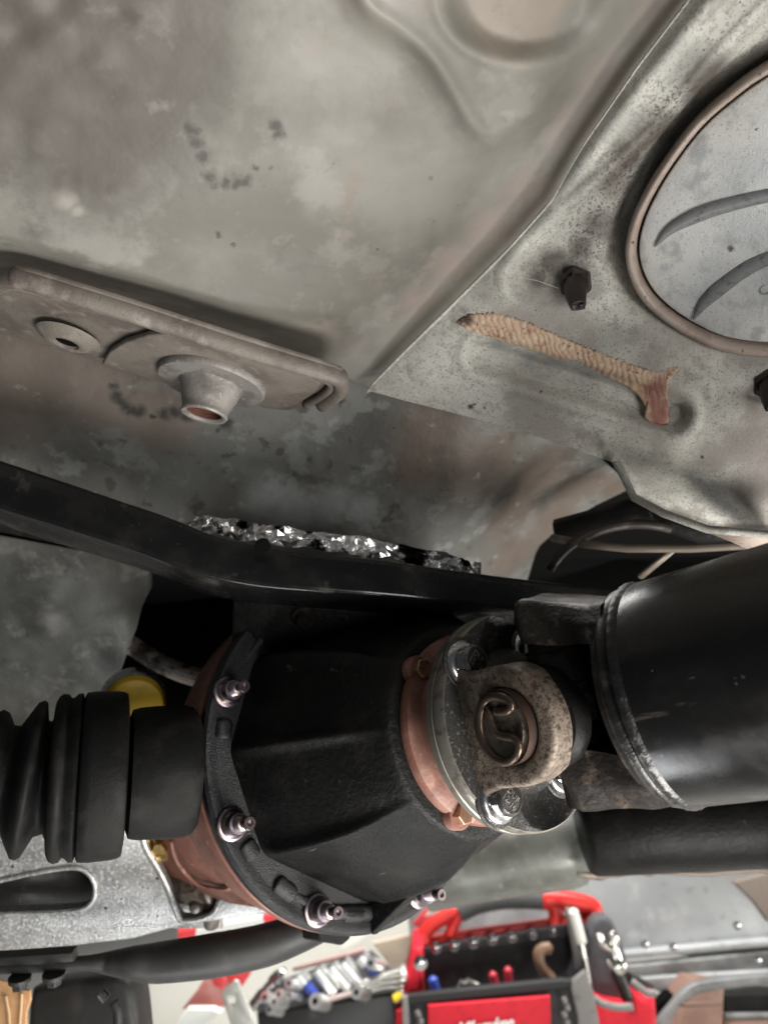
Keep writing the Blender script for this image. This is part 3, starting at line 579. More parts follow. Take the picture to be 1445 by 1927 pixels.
# ring flange
v, f = lathe([(RR*.6, 0), (RR*.975, 0), (RR*.995, .0015), (RR, .003), (RR, .009), (RR*.985, .0115), (RR*.955, .012), (RR*.935, .0108), (RR*.915, .0112), (RR*.55, .0112)], 128)
flange0 = obj('carrier_flange', v, f, M['black_cast'], diff)
ang = lambda px, py, h=.012: math.atan2(*reversed(fD.hit(px, py, h)[:2]))
# carrier body: facets between cast ribs running to the nose
corners = sorted([ang(478, 1628), ang(392, 1415), ang(700, 1738), ang(450, 1215), ang(700, 1738)+1.0, ang(700, 1738)+1.9, ang(450, 1215)-1.1])
def polyr(a):
    a0 = [c for c in corners]; a = (a+PI) % (2*PI)-PI
    for i in range(len(a0)):
        c1 = a0[i]; c2 = a0[(i+1) % len(a0)]; 
        if c2 < c1: c2 += 2*PI
        aa = a if a >= c1 else a+2*PI
        if c1 <= aa <= c2:
            h = (c2-c1)/2; m_ = (c1+c2)/2; ch = math.cos(h)/math.cos(aa-m_); return max(ch, .70)
    return 1
NA = 360; raw = [polyr(-PI+2*PI*i/NA) for i in range(NA)]
pr = [sum(raw[(i+k) % NA] for k in range(-4, 5))/9 for i in range(NA)]
def prf(a): 
    x = ((a+PI) % (2*PI))/(2*PI)*NA; i = int(x) % NA; t = x-int(x); return pr[i]*(1-t)+pr[(i+1) % NA]*t
prof = [(.1150, .010), (.1140, .0125), (.1115, .018), (.1095, .030), (.1065, .048), (.1025, .066), (.0975, .084), (.0915, .102), (.0845, .118), (.0785, .129), (.0735, .138), (.0710, .1425), (.068, .144), (.058, .144)]
def rf(a, r, z):
    k = sm(.152, .02, z)**.5; g = 0
    for c in corners:
        da = abs((a-c+PI) % (2*PI)-PI); g = max(g, math.exp(-(da/.042)**2))
    return r*(1-(1-prf(a))*k)+.0060*g*sm(.146, .10, z)*sm(.008, .03, z)
v, f = lathe(prof, NA, rfun=rf); body = obj('carrier_casting', v, f, M['black_satin'], diff, smooth=180)
# lower fin standing out of the casting
fa = ang(706, 1750)
v = []; 
for r, z in ((.095, .011), (.1355, .011), (.132, .016), (.116, .045), (.100, .075), (.085, .088)): v.append((r*math.cos(fa), r*math.sin(fa), z))
off = Vector((-math.sin(fa), math.cos(fa), 0))*.0035
vv = [Vector(q)+off for q in v]+[Vector(q)-off for q in v]; n = len(v)
obj('fin', vv, [tuple(range(n)), tuple(range(2*n-1, n-1, -1))]+[(i, (i+1) % n, n+(i+1) % n, n+i) for i in range(n)], M['black_satin'], body, bev=.0016)
# raised oval pads between the studs
def pad(a0, a1, r0, r1, h=.0042, z=.0112):
    vs, fs = [], []; n = 22; prof_ = [(0, 0), (.12, .75), (.28, 1), (.72, 1), (.88, .75), (1, 0)]
    for i in range(n+1):
        t = i/n; e = min(1, min(t, 1-t)*n/5); e = math.sqrt(max(0, 1-(1-e)**2)); mid = (r0+r1)/2; hw = (r1-r0)/2*e
        for q, hq in prof_: 
            r = mid-hw+2*hw*q; a = a0+(a1-a0)*t; vs.append((r*math.cos(a), r*math.sin(a), z-.0005+h*hq*min(1, e*1.3)))
    for i in range(n):
        for k in range(5): q = i*6+k; fs.append((q, q+1, q+7, q+6))
    obj('raised_pad', vs, fs, M['black_cast'], flange0, smooth=50)
studpx = [(428, 1302), (436, 1551), (597, 1713), (788, 1681)]
sa = [ang(*q) for q in studpx]
ra = [fD.hit(*q, .012).to_2d().length for q in studpx]
print('stud radii', [round(r, 4) for r in ra], 'angles', [round(a, 2) for a in sa])
for (ax, ay), (bx, by) in (((417, 1345), (421, 1398)), ((418, 1440), (436, 1500)), ((452, 1585), (480, 1622)), ((515, 1650), (560, 1695)), ((640, 1722), (690, 1716)), ((735, 1712), (765, 1695))):
    am_ = (ang(ax, ay)+ang(bx, by))/2; ah_ = (ang(bx, by)-ang(ax, ay))*.40; pad(am_-ah_, am_+ah_, .1130, .1265)
v_w, f_w = lathe([(.0055, 0), (.0112, 0), (.0116, .0006), (.0112, .0022), (.0098, .0030), (.0055, .0032)], 36)
v_n, f_n = lathe([(.0055, .0028), (.0092, .0030), (.0096, .0042), (.0086, .0056), (.0076, .0064), (.0074, .0110), (.0070, .0122), (.0046, .0126)], 36)
thr = [(.0052, .010)]
for i in range(7): z = .0125+i*.0010; thr += [(.0052, z), (.0045, z+.0005)]
thr += [(.0046, .0195), (.0031, .0200), (.0031, .0255), (.0044, .0258), (.0044, .0280), (.0040, .0284), (.0020, .0284), (.0018, .0265), (.0001, .0262)]
v_s, f_s = lathe(thr, 24)
stud0 = None
for i, (a, r) in enumerate(zip(sa, ra)):
    at = T(r*math.cos(a), r*math.sin(a), .0116)
    if i == 0:
        s0 = obj('stud', v_s, f_s, M['stud_steel'], diff, at=at); w0 = obj('washer', v_w, f_w, M['stud_steel'], s0); n0 = obj('flange_nut', v_n, f_n, M['stud_steel'], s0)
    else:
        s = s0.copy(); C.objects.link(s); s.matrix_basis = at
        for ch in (w0, n0): c = ch.copy(); C.objects.link(c); c.parent = s
# small vent lug under the ring and cast marks
lug = [fD.pt(x, y, .585) for x, y in ((598, 1752), (600, 1773), (628, 1776), (645, 1780), (660, 1768), (662, 1750))]
vv = [q+Vector((0, 0, .0)) for q in lug]+[q+Vector((0, 0, -.025)) for q in lug]
obj('lug', vv, [tuple(range(6)), tuple(range(11, 5, -1))]+[(i, (i+1) % 6, 6+(i+1) % 6, 6+i) for i in range(6)], M['black_satin'], diff, bev=.002)
for k in range(4):
    p = fD.hit(812+k*9, 1650-k*4, .018); v, f = box(-.0012, .0012, -.004, .004, -.003, .003); obj('cast_mark', v, f, M['black_satin'], body, at=T(*p) @ Matrix.Rotation(.5-.2*k, 4, 'Z'), bev=.0008)
# pinion support in red oxide
v, f = lathe([(.050, .141), (.0600, .1425), (.0622, .1445), (.0626, .1485), (.0615, .1515), (.0580, .1535), (.0535, .155), (.0510, .1585), (.0505, .163), (.0525, .1655), (.0530, .169), (.051, .1725), (.045, .174), (.03, .176)], 96)
sup = obj('pinion_support', v, f, M['copper_primer'], diff)
coppernut = mat('copper_bolt', (.55, .33, .22), .3, .8, [nz(120, (.3, .15, .1), .5, .7)], (), .1)
for px, py, h in ((795, 1262, .152), (868, 1535, .152)):
    p = fD.hit(px, py, h); a = math.atan2(p.y, p.x); r = .0590
    p = (r*math.cos(a), r*math.sin(a), .1490)
    v, f = lathe([(.0095, -.006), (.0095, .001), (.0088, .002), (.001, .002)], 28); obj('bolt_boss', v, f, M['copper_primer'], sup, at=T(*p))
    v, f = hexa(.0068, .0015, .0075); obj('hex_bolt', v, f, coppernut, sup, at=T(*p), bev=.0008)
# ================================================================ pinion flange
pf = thing('pinion_flange', 'rust speckled round pinion yoke flange with stamped hex bolts', 'pinion flange', Fr(RC+AX*.176, AX, CU))
fF = Fr(RC+AX*.176, AX, CU); ZF = .0165; RF = .0673
v, f = lathe([(.035, .001), (RF*.97, .0), (RF, .0012), (RF*1.003, .006), (RF*.992, .0066), (RF*.992, .0076), (RF*1.002, .0082), (RF, ZF-.0014), (RF*.982, ZF)], 128)
obj('machined_rim', v, f, M['machined'], pf, smooth=40)
bowls = [fF.hit(915, 1215, ZF), fF.hit(1008, 1505, ZF)]
print('bowls', bowls)
NB, NR = 160, 44; vs, fs = [], []
for j in range(NR+1):
    for i in range(NB):
        a = 2*PI*i/NB; r = RF*.982*(.16+.84*j/NR); x, y = r*math.cos(a), r*math.sin(a); z = ZF
        for b in ((.002, .0445), (.002, -.0445)):
            q = math.hypot((x-b[0])/1.15, y-b[1]); z -= .0105*(1-(q/.0225)**2) if q < .0225 else 0
            z += .0010*math.exp(-((q-.0245)/.0022)**2)
        if r > RF*.95: z = ZF+(z-ZF)*sm(1, .9, (r/RF-.95)/.032)
        vs.append((x, y, z))
for j in range(NR):
    for i in range(NB): i2 = (i+1) % NB; fs.append((j*NB+i, j*NB+i2, (j+1)*NB+i2, (j+1)*NB+i))
obj('flange_face', vs, fs, M['cast_steel'], pf, smooth=180)
EZ = .2255-.176                                        # cross centre above the flange frame
def ear(sx):
    hw = .0332; out = []
    out += [(-.0440, .010), (-.0360, .021), (-hw, .030), (-hw, EZ)] + [(-hw*math.cos(a), EZ+hw*math.sin(a)) for a in [i*PI/24 for i in range(1, 24)]] + [(hw, EZ), (hw, .030), (.0360, .021), (.0440, .010)]
    hole = [(.0205*math.cos(a), EZ+.0205*math.sin(a)) for a in [i*2*PI/48 for i in range(48)]]
    return plate_mesh([out, hole], .021, .0035, 0, 3)
def earmat(sx):                                       # plate xy -> (y, z), plate z -> outward sx*x
    if sx < 0: return Matrix(((0, 0, -1, 0), (-1, 0, 0, 0), (0, 1, 0, 0), (0, 0, 0, 1)))
    return Matrix(((0, 0, 1, 0), (1, 0, 0, 0), (0, 1, 0, 0), (0, 0, 0, 1)))
XE = .0510
earA = link('yoke_ear', ear(-1), M['rusty_cast'], pf, 50, at=T(-XE, 0, 0) @ earmat(-1))
link('yoke_ear', ear(1), M['cast_steel'], pf, 50, at=T(XE, 0, 0) @ earmat(1))
v, f = lathe([(.045, .012), (.042, .018), (.034, .026), (.024, .03), (.0001, .03)], 48); obj('hub', v, f, M['cast_steel'], pf)
# flange bolts
v_b, f_b = hexa(.0098, .0028, .0105); v_f, f_f = lathe([(.0001, 0), (.0138, 0), (.0142, .0008), (.0136, .0022), (.0118, .0034), (.008, .0038)], 36)
v_t, f_t = lathe([(.0100, .0098), (.0092, .0112), (.0084, .0121), (.0078, .0121), (.0076, .0117), (.0001, .0117)], 36)
b0 = None
for px, py, rot in ((868, 1236, .3), (940, 1510, .1), (1003, 1222, .2), (1062, 1450, .4)):
    p = fF.hit(px, py, ZF+.003); p.z = ZF-.0008
    if p.to_2d().length > RF-.011: s = (RF-.011)/p.to_2d().length; p.x *= s; p.y *= s
    v, f = lathe([(.0001, 0), (.0165, 0), (.0165, .0012), (.0158, .0018), (.01, .002)], 36)
    at = T(p.x, p.y, p.z+.0006) @ Matrix.Rotation(rot, 4, 'Z')
    if not b0:
        b0 = obj('flange_bolt', v_b, f_b, M['zinc'], pf, at=at, bev=.0006); k0 = [obj('bolt_flange', v_f, f_f, M['zinc'], b0), obj('bolt_top', v_t, f_t, M['bolt_face'], b0)]
        o = obj('spot_face', v, f, M['cast_steel'], b0, at=T(0, 0, -.0012)); k0.append(o)
        tx = link('stamped_text', text_mesh('DUF\n12-16', .0052, .00012), M['stamp'], b0, at=T(0, 0, .01185) @ Matrix.Rotation(-1.1, 4, 'Z')); k0.append(tx)
    else:
        s = b0.copy(); C.objects.link(s); s.matrix_basis = at
        for ch in k0: c = ch.copy(); C.objects.link(c); c.parent = s
        if px > 990:
            v, f = lathe([(.0095, .008), (.0098, .012), (.0092, .0135), (.0092, .022), (.0102, .0228), (.0102, .0262), (.0090, .027), (.0088, .038), (.0070, .040), (.0001, .040)], 28)
            obj('nut_sleeve', v, f, M['dark_steel'], s)
# ================================================================ universal joint cross
cross = thing('universal_joint_cross', 'dark oily universal joint cross with caps and curled snap ring', 'universal joint', Fr(RC+AX*.235, AX, CU))
v, f = lathe([(.0001, -.052), (.019, -.052), (.0195, -.050), (.0195, -.028), (.013, -.026), (.012, -.02), (.012, .02), (.013, .026), (.0195, .028), (.0195, .050), (.019, .052), (.0001, .052)], 48)
RX = Matrix.Rotation(PI/2, 4, 'Y'); RY = Matrix.Rotation(PI/2, 4, 'X')
capm = XE+.0105
obj('trunnion', v, f, M['dark_steel'], cross, at=RX @ Matrix.Scale(.93, 4))
obj('trunnion', v, f, M['dark_steel'], cross, at=RY)
v, f = lathe([(.0001, -.024), (.012, -.022), (.019, -.014), (.021, 0), (.019, .014), (.012, .022), (.0001, .024)], 40); obj('cross_body', v, f, M['dark_steel'], cross)
# bearing cap seen in the near ear, recessed, with retaining ring
fE = Fr(fF.M @ Vector((-XE-.0105, 0, EZ)), fF.M.to_3x3() @ Vector((-1, 0, 0)), CU)
capo = thing('bearing_cap', 'tan bearing cap recessed in the near yoke ear', 'bearing cap', fE)
v, f = lathe([(.0001, -.0052), (.0140, -.0052), (.0148, -.0048), (.0165, -.0048), (.0172, -.0056), (.0185, -.0060), (.0208, -.0062)], 48); obj('cap_face', v, f, M['cap'], capo)
v, f = lathe([(.0188, -.0062), (.0200, -.0052), (.0206, -.0050), (.0206, -.012)], 48); obj('groove_ring', v, f, mat('rust_red_edge', (.05, .038, .03), .5, .2, [nz(200, (.07, .03, .02), .45, .65)]), capo)
rp = [(790, 675), (830, 678), (868, 668), (889, 640), (868, 607), (800, 588), (740, 606), (706, 670), (700, 770), (728, 872), (790, 948), (858, 972), (915, 936), (934, 872), (905, 832), (845, 822), (800, 802), (770, 745), (748, 662)]
lp = [fE.hit(740+x/3.6125, 1130+y/3.6125, -.003) for x, y in rp]
mid = Vector((0, 0, 0)); rmax = max(q.to_2d().length for q in lp); print('ringmax', rmax, [round(q.x, 4) for q in lp[:3]])
cx_ = (max(q.x for q in lp)+min(q.x for q in lp))/2; cy_ = (max(q.y for q in lp)+min(q.y for q in lp))/2; k = .0180/max(math.hypot(q.x-cx_, q.y-cy_) for q in lp)
lp = [Vector(((q.x-cx_)*k, (q.y-cy_)*k, -.0036)) for q in lp]
v, f = tube(cat(lp, 5), .0026, 10, True, .75, up=(0, 0, 1)); obj('snap_ring', v, f, M['snap'], capo, smooth=180)
# ================================================================ drive shaft
DX = V(.74, -.60, .34); XC = RC+AX*.235; fS = Fr(XC, DX, CU)
shaft = thing('drive_shaft', 'large gloss black drive shaft tube with weld collar and rough cast yoke', 'drive shaft', fS)
RT = .0600
v, f = lathe([(.036, .037), (.050, .0385), (.0535, .040), (.0550, .043), (.0552, .0465)], 96); obj('yoke_base', v, f, M['brown_cast'], shaft)
def weldr(a, r, z): return r*(1+.0035*math.sin(a*48+3*math.sin(a*3))*math.exp(-((z-.0545)/.003)**2))
v, f = lathe([(.0550, .0440), (.0575, .0445), (.0590, .0460), (.0594, .0480), (.0590, .0500), (.0584, .0510), (.0592, .0520), (.0612, .0535), (.0614, .0555), (.0606, .0570), (.0598, .0585)], 220, rfun=weldr)
obj('weld_bead', v, f, mat('glossy_weld_bead', (.010, .0095, .0095), .34, 0, [nz(80, (.06, .05, .042), .55, .7)], [(500, .4, .001)], .08), shaft)
v, f = lathe([(.0597, .057), (RT, .060), (RT, .10), (RT, .20), (RT, .26)], 128)
tubem = mat('black_shaft_paint', (.006, .006, .0062), .25, 0, [nz(25, (.012, .011, .010), .45, .7, rough=.42), nz(30, (.03, .027, .023), .62, .72, det=9, ro=.7, amt=.8), nz(200, (.12, .11, .10), .68, .72, st=(1, .5, .3), amt=.8), nz(90, (.05, .045, .04), .66, .72, st=(1, 1, .2), det=9), speck(260, (.2, .19, .17), .12, .93),
    spots([(1253, 1270, .0022, .36), (1246, 1283, .0014, .36), (1260, 1277, .0012, .36), (1318, 1262, .0025, .35), (1405, 1233, .0035, .34), (1412, 1225, .003, .34)], (.30, .26, .2), core=.2, warp=.004, nscale=300, amt=.7)], [(1200, .12, .0004), (40, .12, .002)], .05)
obj('shaft_tube', v, f, tubem, shaft)
def sear(sy):                                        # rough cast ear, wedge that widens into the tube
    secs = []
    for z, hw, y0, y1 in ((-.0100, .0200, .0370, .0590), (-.0080, .0260, .0350, .0610), (-.003, .0300, .0345, .0620), (.005, .0300, .034, .0615), (.014, .029, .034, .0600), (.026, .031, .034, .0580), (.038, .036, .034, .0560), (.048, .040, .030, .0545)):
        if sy < 0: y0 -= .009
        dy = .011*sm(.05, -.025, z)*sy; y0 += dy; y1 += dy
        secs.append([(-hw, y0, z), (-hw*1.02, (y0+y1)/2, z), (-hw*.80, y1-.002, z), (-hw*.35, y1, z), (0, y1-.0012, z), (hw*.35, y1, z), (hw*.80, y1-.002, z), (hw*1.02, (y0+y1)/2, z), (hw, y0, z), (0, y0-.001, z)])
    fine = []
    for a_, b_ in zip(secs[:-1], secs[1:]):
        for q in range(5): fine.append([tuple(Vector(p).lerp(Vector(r), q/5)) for p, r in zip(a_, b_)])
    fine.append(secs[-1]); secs = [[tuple(Vector(s[i]).lerp(Vector(s[(i+1) % 10]), q/4)) for i in range(10) for q in range(4)] for s in fine]
    vs = [(x+.0009*mnoise.noise(Vector((x*70, y*70, z*70))), (y+sy*(.0014*mnoise.noise(Vector((x*60+5, y*60, z*45)))-.0016*math.exp(-((abs(x)-.012)/.004)**2))), z+.0008*mnoise.noise(Vector((x*80, y*80, z*80)))) for s in [[(X_, sy*Y_, Z_) for X_, Y_, Z_ in s] for s in secs] for x, y, z in s]; n = 40; fs = []
    for i in range(len(secs)-1):
        for k in range(n): k2 = (k+1) % n; fs.append((i*n+k, i*n+k2, (i+1)*n+k2, (i+1)*n+k))
    fs += [tuple(range(n)), tuple((len(secs)-1)*n+k for k in range(n))]
    return vs, fs
for sy in (1, -1):
    v, f = sear(sy); e = obj('yoke_ear', v, f, M['brown_cast'], shaft, smooth=75)
    v, f = lathe([(.0001, .030), (.0185, .030), (.0195, .0285), (.0195, .010), (.0205, .009), (.0205, .004), (.018, .003), (.0001, .003)], 40)
    o = obj('cap_cup', v, f, M['dark_steel'], shaft, at=(RY if sy < 0 else RY.inverted()) @ T(0, 0, .006))
v, f = lathe([(.0001, .030), (.030, .031), (.044, .035), (.050, .0385)], 64); obj('yoke_web', v, f, M['dark_steel'], shaft)
# grease seals between ear and cross
for px, py, d, r in ((1078, 1340, .455, .027), (1120, 1345, .44, .024)):
    pass
v, f = lathe([(.016, .020), (.026, .022), (.0285, .026), (.0285, .032), (.026, .036), (.016, .038)], 48)
obj('dust_seal', v, f, M['rubber'], cross, at=RX); obj('dust_seal', v, f, M['rubber'], cross, at=RX.inverted())
# ================================================================ axle half shaft, left
a0 = P(0, 1467, .500); a1 = P(372, 1446, .542); ax = (a1-a0); LA = ax.length; fH = Fr(a0, ax, CU)
half = thing('axle_joint', 'black rubber axle boot and joint housing entering the differential from left', 'axle joint', fH)
def zat(px):                                          # axial position whose axis point projects at px
    lo, hi = -.3, .4
    for _ in range(40):
        m_ = (lo+hi)/2
        if fH.px((0, 0, m_))[0] < px: lo = m_
        else: hi = m_
    return lo
def rad(px, pix): return pix/F*fH.px((0, 0, zat(px)))[2]
def pr_(l): return [(rad(x, q), zat(x)) for x, q in l]
def cupr(a, r, z): return r*(1-.045*max(0, math.cos(3*(a+.5)))**2)
body_p = pr_([(238, 60), (240, 100), (246, 116), (262, 119), (300, 120), (345, 119), (362, 114), (372, 100), (374, 60)])
v, f = lathe(body_p, 96, rfun=cupr); cup = obj('joint_housing', v, f, M['rubber'], half, smooth=50)
v, f = lathe(pr_([(150, 100), (153, 146), (157, 151), (175, 152), (215, 150), (228, 148), (235, 144), (238, 124)]), 96); obj('boot_collar', v, f, M['rubber'], half, smooth=50)
v, f = lathe(pr_([(96, 100), (99, 138), (104, 147), (112, 151), (122, 149), (127, 142), (132, 143), (140, 150), (148, 150), (152, 140), (154, 100)]), 96); obj('boot_band', v, f, M['rubber'], half, smooth=60)
v, f = lathe(pr_([(-260, 60), (-240, 80), (-215, 98), (-190, 92), (-165, 88), (-140, 108), (-118, 118), (-95, 108), (-72, 96), (-50, 100), (-34, 122), (-18, 128), (-6, 122), (8, 98), (22, 96), (34, 116), (48, 138), (58, 141), (66, 137), (72, 120), (78, 104), (90, 100), (104, 128)]), 96)
v = [(x, y, z+.11*y*sm(zat(98), zat(60), z)) for x, y, z in v]
obj('bellows', v, f, M['rubber'], half, smooth=180)
v, f = lathe([(.0001, zat(-240)-.30), (.014, zat(-240)-.30), (.014, zat(-240)+.01), (.0001, zat(-240)+.01)], 32); obj('axle_bar', v, f, M['black_satin'], half)
# ================================================================ small things in the gap
yc = thing('yellow_cap', 'dull yellow round cap behind the black axle joint', 'cap', Fr(P(252, 1330, .60), -CF*.8-CU*.1+CR*.3, CU))
v, f = lathe([(.0001, .004), (.017, .0035), (.022, .002), (.0240, -.002), (.0245, -.02)], 48); obj('cap_dome', v, f, mat('dull_yellow_plastic', (.50, .32, .02), .5, 0, [nz(50, (.36, .22, .015), .5, .7)], [(300, .1, .0005)]), yc)
v, f = lathe([(.0246, -.004), (.0256, -.006), (.0256, -.02)], 48); obj('cap_rim', v, f, M['zinc'], yc)
hs = thing('braided_hose', 'grey braided hose crossing the dark gap behind the differential', 'hose', loc=(0, 0, 0))
braid = mat('braided_steel', (.5, .44, .39), .4, .5, [nz(40, (.06, .05, .045), .45, .6)])
pts = cat([P(x, y, d) for x, y, d in ((190, 1180, .76), (250, 1216, .75), (290, 1242, .74), (340, 1265, .735), (400, 1282, .73), (450, 1290, .73))], 14)
v, f = tube(pts, .0080, 14); obj('hose_core', v, f, mat('hose_core', (.05, .045, .04), .5), hs, world=True, smooth=180)
for d_ in (1, -1):
    for s in range(6):
        sp = []; 
        for i in range(len(pts)*2-1):
            j = i/2; a_ = pts[int(j)]; b_ = pts[min(int(j)+1, len(pts)-1)]; p = a_.lerp(b_, j-int(j)); t = (pts[min(int(j)+1, len(pts)-1)]-pts[max(int(j)-1, 0)]).normalized()
            u = (CU-t*CU.dot(t)).normalized(); w_ = t.cross(u); an = d_*i*.42+s*PI/3; sp.append(p+(u*math.cos(an)+w_*math.sin(an))*(.0083+.0003*math.cos(i*2.1+(0 if d_ > 0 else PI))))
        v, f = tube(sp, .0007, 5); obj('braid_strand', v, f, braid, hs, world=True, smooth=180)
# ================================================================ aluminium arm plate
fA = Fr(P(250, 1680, .66), -CF+CR*.05-CU*.1, CU)
arm = thing('aluminium_arm', 'speckled cast aluminium arm plate with long slot and triangular window', 'suspension arm', fA)
alu = mat('oxidised_aluminium', (.50, .50, .49), .36, .65, [nz(40, (.36, .36, .355), .42, .62), nz(330, (.66, .66, .64), .50, .60, rough=.5), nz(520, (.24, .235, .225), .56, .64, amt=.75), nz(70, (.30, .27, .24), .56, .72, amt=.6), speck(90, (.04, .032, .025), .16, .84), speck(220, (.06, .05, .04), .2, .86)], [(600, .5, .001), (150, .2, .001)], .08)
o1 = [(-700, 1500), (200, 1500), (545, 1560), (560, 1640), (575, 1712), (540, 1716), (430, 1731), (340, 1744), (250, 1768), (150, 1780), (0, 1792), (-260, 1800), (-700, 1806)]
slot = [(p.x, p.y) for p in cat([(-200, 1700, 0), (-60, 1672, 0), (40, 1648, 0), (120, 1634, 0), (155, 1636, 0), (176, 1656, 0), (180, 1682, 0), (168, 1704, 0), (140, 1714, 0), (60, 1718, 0), (-60, 1722, 0), (-200, 1728, 0)], 4, True)]
win = [(p.x, p.y) for p in cat([(274, 1560, 0), (296, 1552, 0), (420, 1580, 0), (432, 1640, 0), (416, 1690, 0), (398, 1722, 0), (352, 1733, 0), (336, 1724, 0), (316, 1672, 0), (296, 1632, 0), (272, 1590, 0)], 3, True)]
me = plate_mesh([[(v.x, v.y) for v in H(fA, L)] for L in (o1, slot, win)], .014, .0025, 0, 3); link('arm_plate', me, alu, arm, 50)
for nm, L, r in (('slot_lip', slot, .0022), ('window_lip', win, .0030)):
    q = H(fA, L, .0005); q.append(q[0]); v, f = tube(q, r, 8, False, .8, up=(0, 0, 1)); obj(nm, v, f, alu, arm, smooth=180)
v, f = lathe([(.0001, .010), (.006, .010), (.0068, .0085), (.0075, .004), (.0125, .003), (.013, .0), (.013, -.004)], 6)
p = fA.hit(304, 1590, -.010); brass = mat('brass_bolt', (.62, .42, .16), .28, 1, [nz(120, (.3, .18, .07), .5, .7)], (), .1)
obj('brass_bolt', v, f, brass, arm, at=T(*p), smooth=20)
v, f = lathe([(.014, -.001), (.0145, .001), (.012, .002), (.008, .002)], 28); obj('brass_washer', v, f, brass, arm, at=T(*p))
gm = mat('grey_cast_link', (.20, .18, .16), .38, .7, [nz(60, (.10, .08, .07), .5, .7)], [(300, .3, .001)], .1)
ln = thing('steering_link', 'grey metal rod and brown hex coupling seen through the triangular window', 'link', loc=(0, 0, 0))
v, f = tube([P(x, y, d) for x, y, d in ((290, 1660, .69), (330, 1672, .685), (362, 1672, .68))], .0125, 20); obj('rod', v, f, gm, ln, world=True, smooth=60)
v, f = tube([P(x, y, d) for x, y, d in ((355, 1668, .68), (385, 1664, .675))], .0150, 6); obj('hex_coupling', v, f, M['rusty_cast'], ln, world=True, smooth=20)
v, f = tube([P(x, y, d) for x, y, d in ((385, 1664, .68), (400, 1690, .68), (398, 1740, .69))], [.009, .010, .007], 14); obj('bent_arm', v, f, gm, ln, world=True, smooth=60)
v, f = lathe([(.0001, .006), (.004, .0055), (.006, .003), (.0065, 0), (.0065, -.01)], 20); o = obj('ball_stud', v, f, gm, ln); o.matrix_world = Fr(P(370, 1705, .67), -CF, CU).M
back = [(270, 1690, .70), (420, 1690, .70), (420, 1745, .70), (330, 1745, .70)]
obj('back_plate', [P(*q) for q in back], [(0, 1, 2, 3)], alu, ln, world=True, solid=.004)
slotb = thing('slot_backing_plate', 'dark scuffed plate visible through the long slot of the aluminium arm', 'plate', loc=(0, 0, 0))
obj('plate_sheet', [P(-500, 1600, .70), P(215, 1600, .70), P(215, 1740, .70), P(-500, 1740, .70)], [(0, 1, 2, 3)], mat('scuffed_dark_paint', (.022, .022, .02), .45, .1, [nz(35, (.10, .095, .085), .60, .66, dist=1.5), nz(90, (.04, .038, .034), .5, .7)], [(200, .3, .001)], .1), slotb, world=True, solid=.004)
# ================================================================ black tubular control arm
ca = thing('control_arm', 'matte black tubular control arm with flattened bolted end at lower left', 'control arm', loc=(0, 0, 0))
cm = mat('matte_black_coating', (.020, .020, .019), .5, 0, [nz(50, (.035, .033, .03), .5, .7), speck(300, (.15, .14, .13), .12, .9)], [(900, .3, .0006)], .05)
pth = [(-600, 1850, .60, 11, 1), (-120, 1826, .60, 11, 1), (60, 1818, .60, 12, 1), (165, 1812, .605, 13, 1), (205, 1812, .61, 20, 1), (250, 1812, .61, 29, 1), (300, 1811, .615, 35, 1), (400, 1798, .62, 38, 1), (500, 1778, .63, 37, 1), (570, 1752, .64, 34, 1), (640, 1722, .65, 28, 1), (700, 1690, .67, 22, 1)]
pts = cat([P(a, b, c) for a, b, c, d, e in pth], 6); rr = [float(np.interp(i/6, range(len(pth)), [q[3]/F*q[2] for q in pth])) for i in range(len(pts))]
v, f = tube(pts, rr, 24); obj('arm_tube', v, f, cm, ca, world=True, smooth=180)
fc = Fr(P(70, 1800, .60), -CF, CU)
me = plate_mesh([[(v.x, v.y) for v in H(fc, [(-600, 1822), (0, 1797), (140, 1788), (142, 1806), (60, 1814), (-600, 1846)])]], .012, .002, .004); o = link('end_plate', me, cm, ca, 40); o.matrix_world = fc.M
for px, py in ((38, 1843), (102, 1836)):
    q = fc.hit(px, py, .006); v, f = hexa(.0062, 0, .007); o = obj('arm_bolt', v, f, cm, ca, bev=.001); o.matrix_world = Matrix.Translation(fc.M @ q) @ (Fr(Vector(), -CU, CF).M)
    v, f = lathe([(.0001, -.002), (.0085, -.002), (.0085, .001), (.006, .0015)], 20); w_ = obj('bolt_washer', v, f, cm, o)
# ================================================================ dark cradle and pipe behind the shaft
cr = thing('rear_cradle_tube', 'matte black cradle tube running behind and below the drive shaft', 'cradle', loc=(0, 0, 0))
v, f = tube(cat([P(x, y, d) for x, y, d in ((1092, 1572, .80), (1110, 1570, .80), (1250, 1562, .79), (1450, 1552, .78), (1700, 1545, .77))], 4), [.030, .036]+[.040]*40, 28)
v, f = tube([P(x, y, d) for x, y, d in ((1094, 1573, .80), (1100, 1572, .80), (1112, 1571, .80), (1250, 1562, .79), (1450, 1552, .78), (1700, 1545, .77))], [.030, .037, .040, .041, .041, .041], 36)
obj('cradle_tube', v, f, M['black_satin'], cr, world=True, smooth=60)
lipm = mat('brownish_seam_metal', (.22, .185, .155), .5, .3, [nz(60, (.12, .09, .075), .5, .7)], [(200, .3, .001)])
vs = []; 
for i in range(41):
    x = 1085+i*15; y = 1640+3*math.sin(i*.5)-.012*(x-1085); yb = y+9+(5 if i in (2, 3, 9) else 0)+3*mnoise.noise(Vector((i*.7, 0, 0)))
    vs += [P(x, y, .80), P(x, yb, .80)]
obj('seam_lip', vs, [(2*i, 2*i+1, 2*i+3, 2*i+2) for i in range(40)], lipm, cr, world=True, solid=.003)
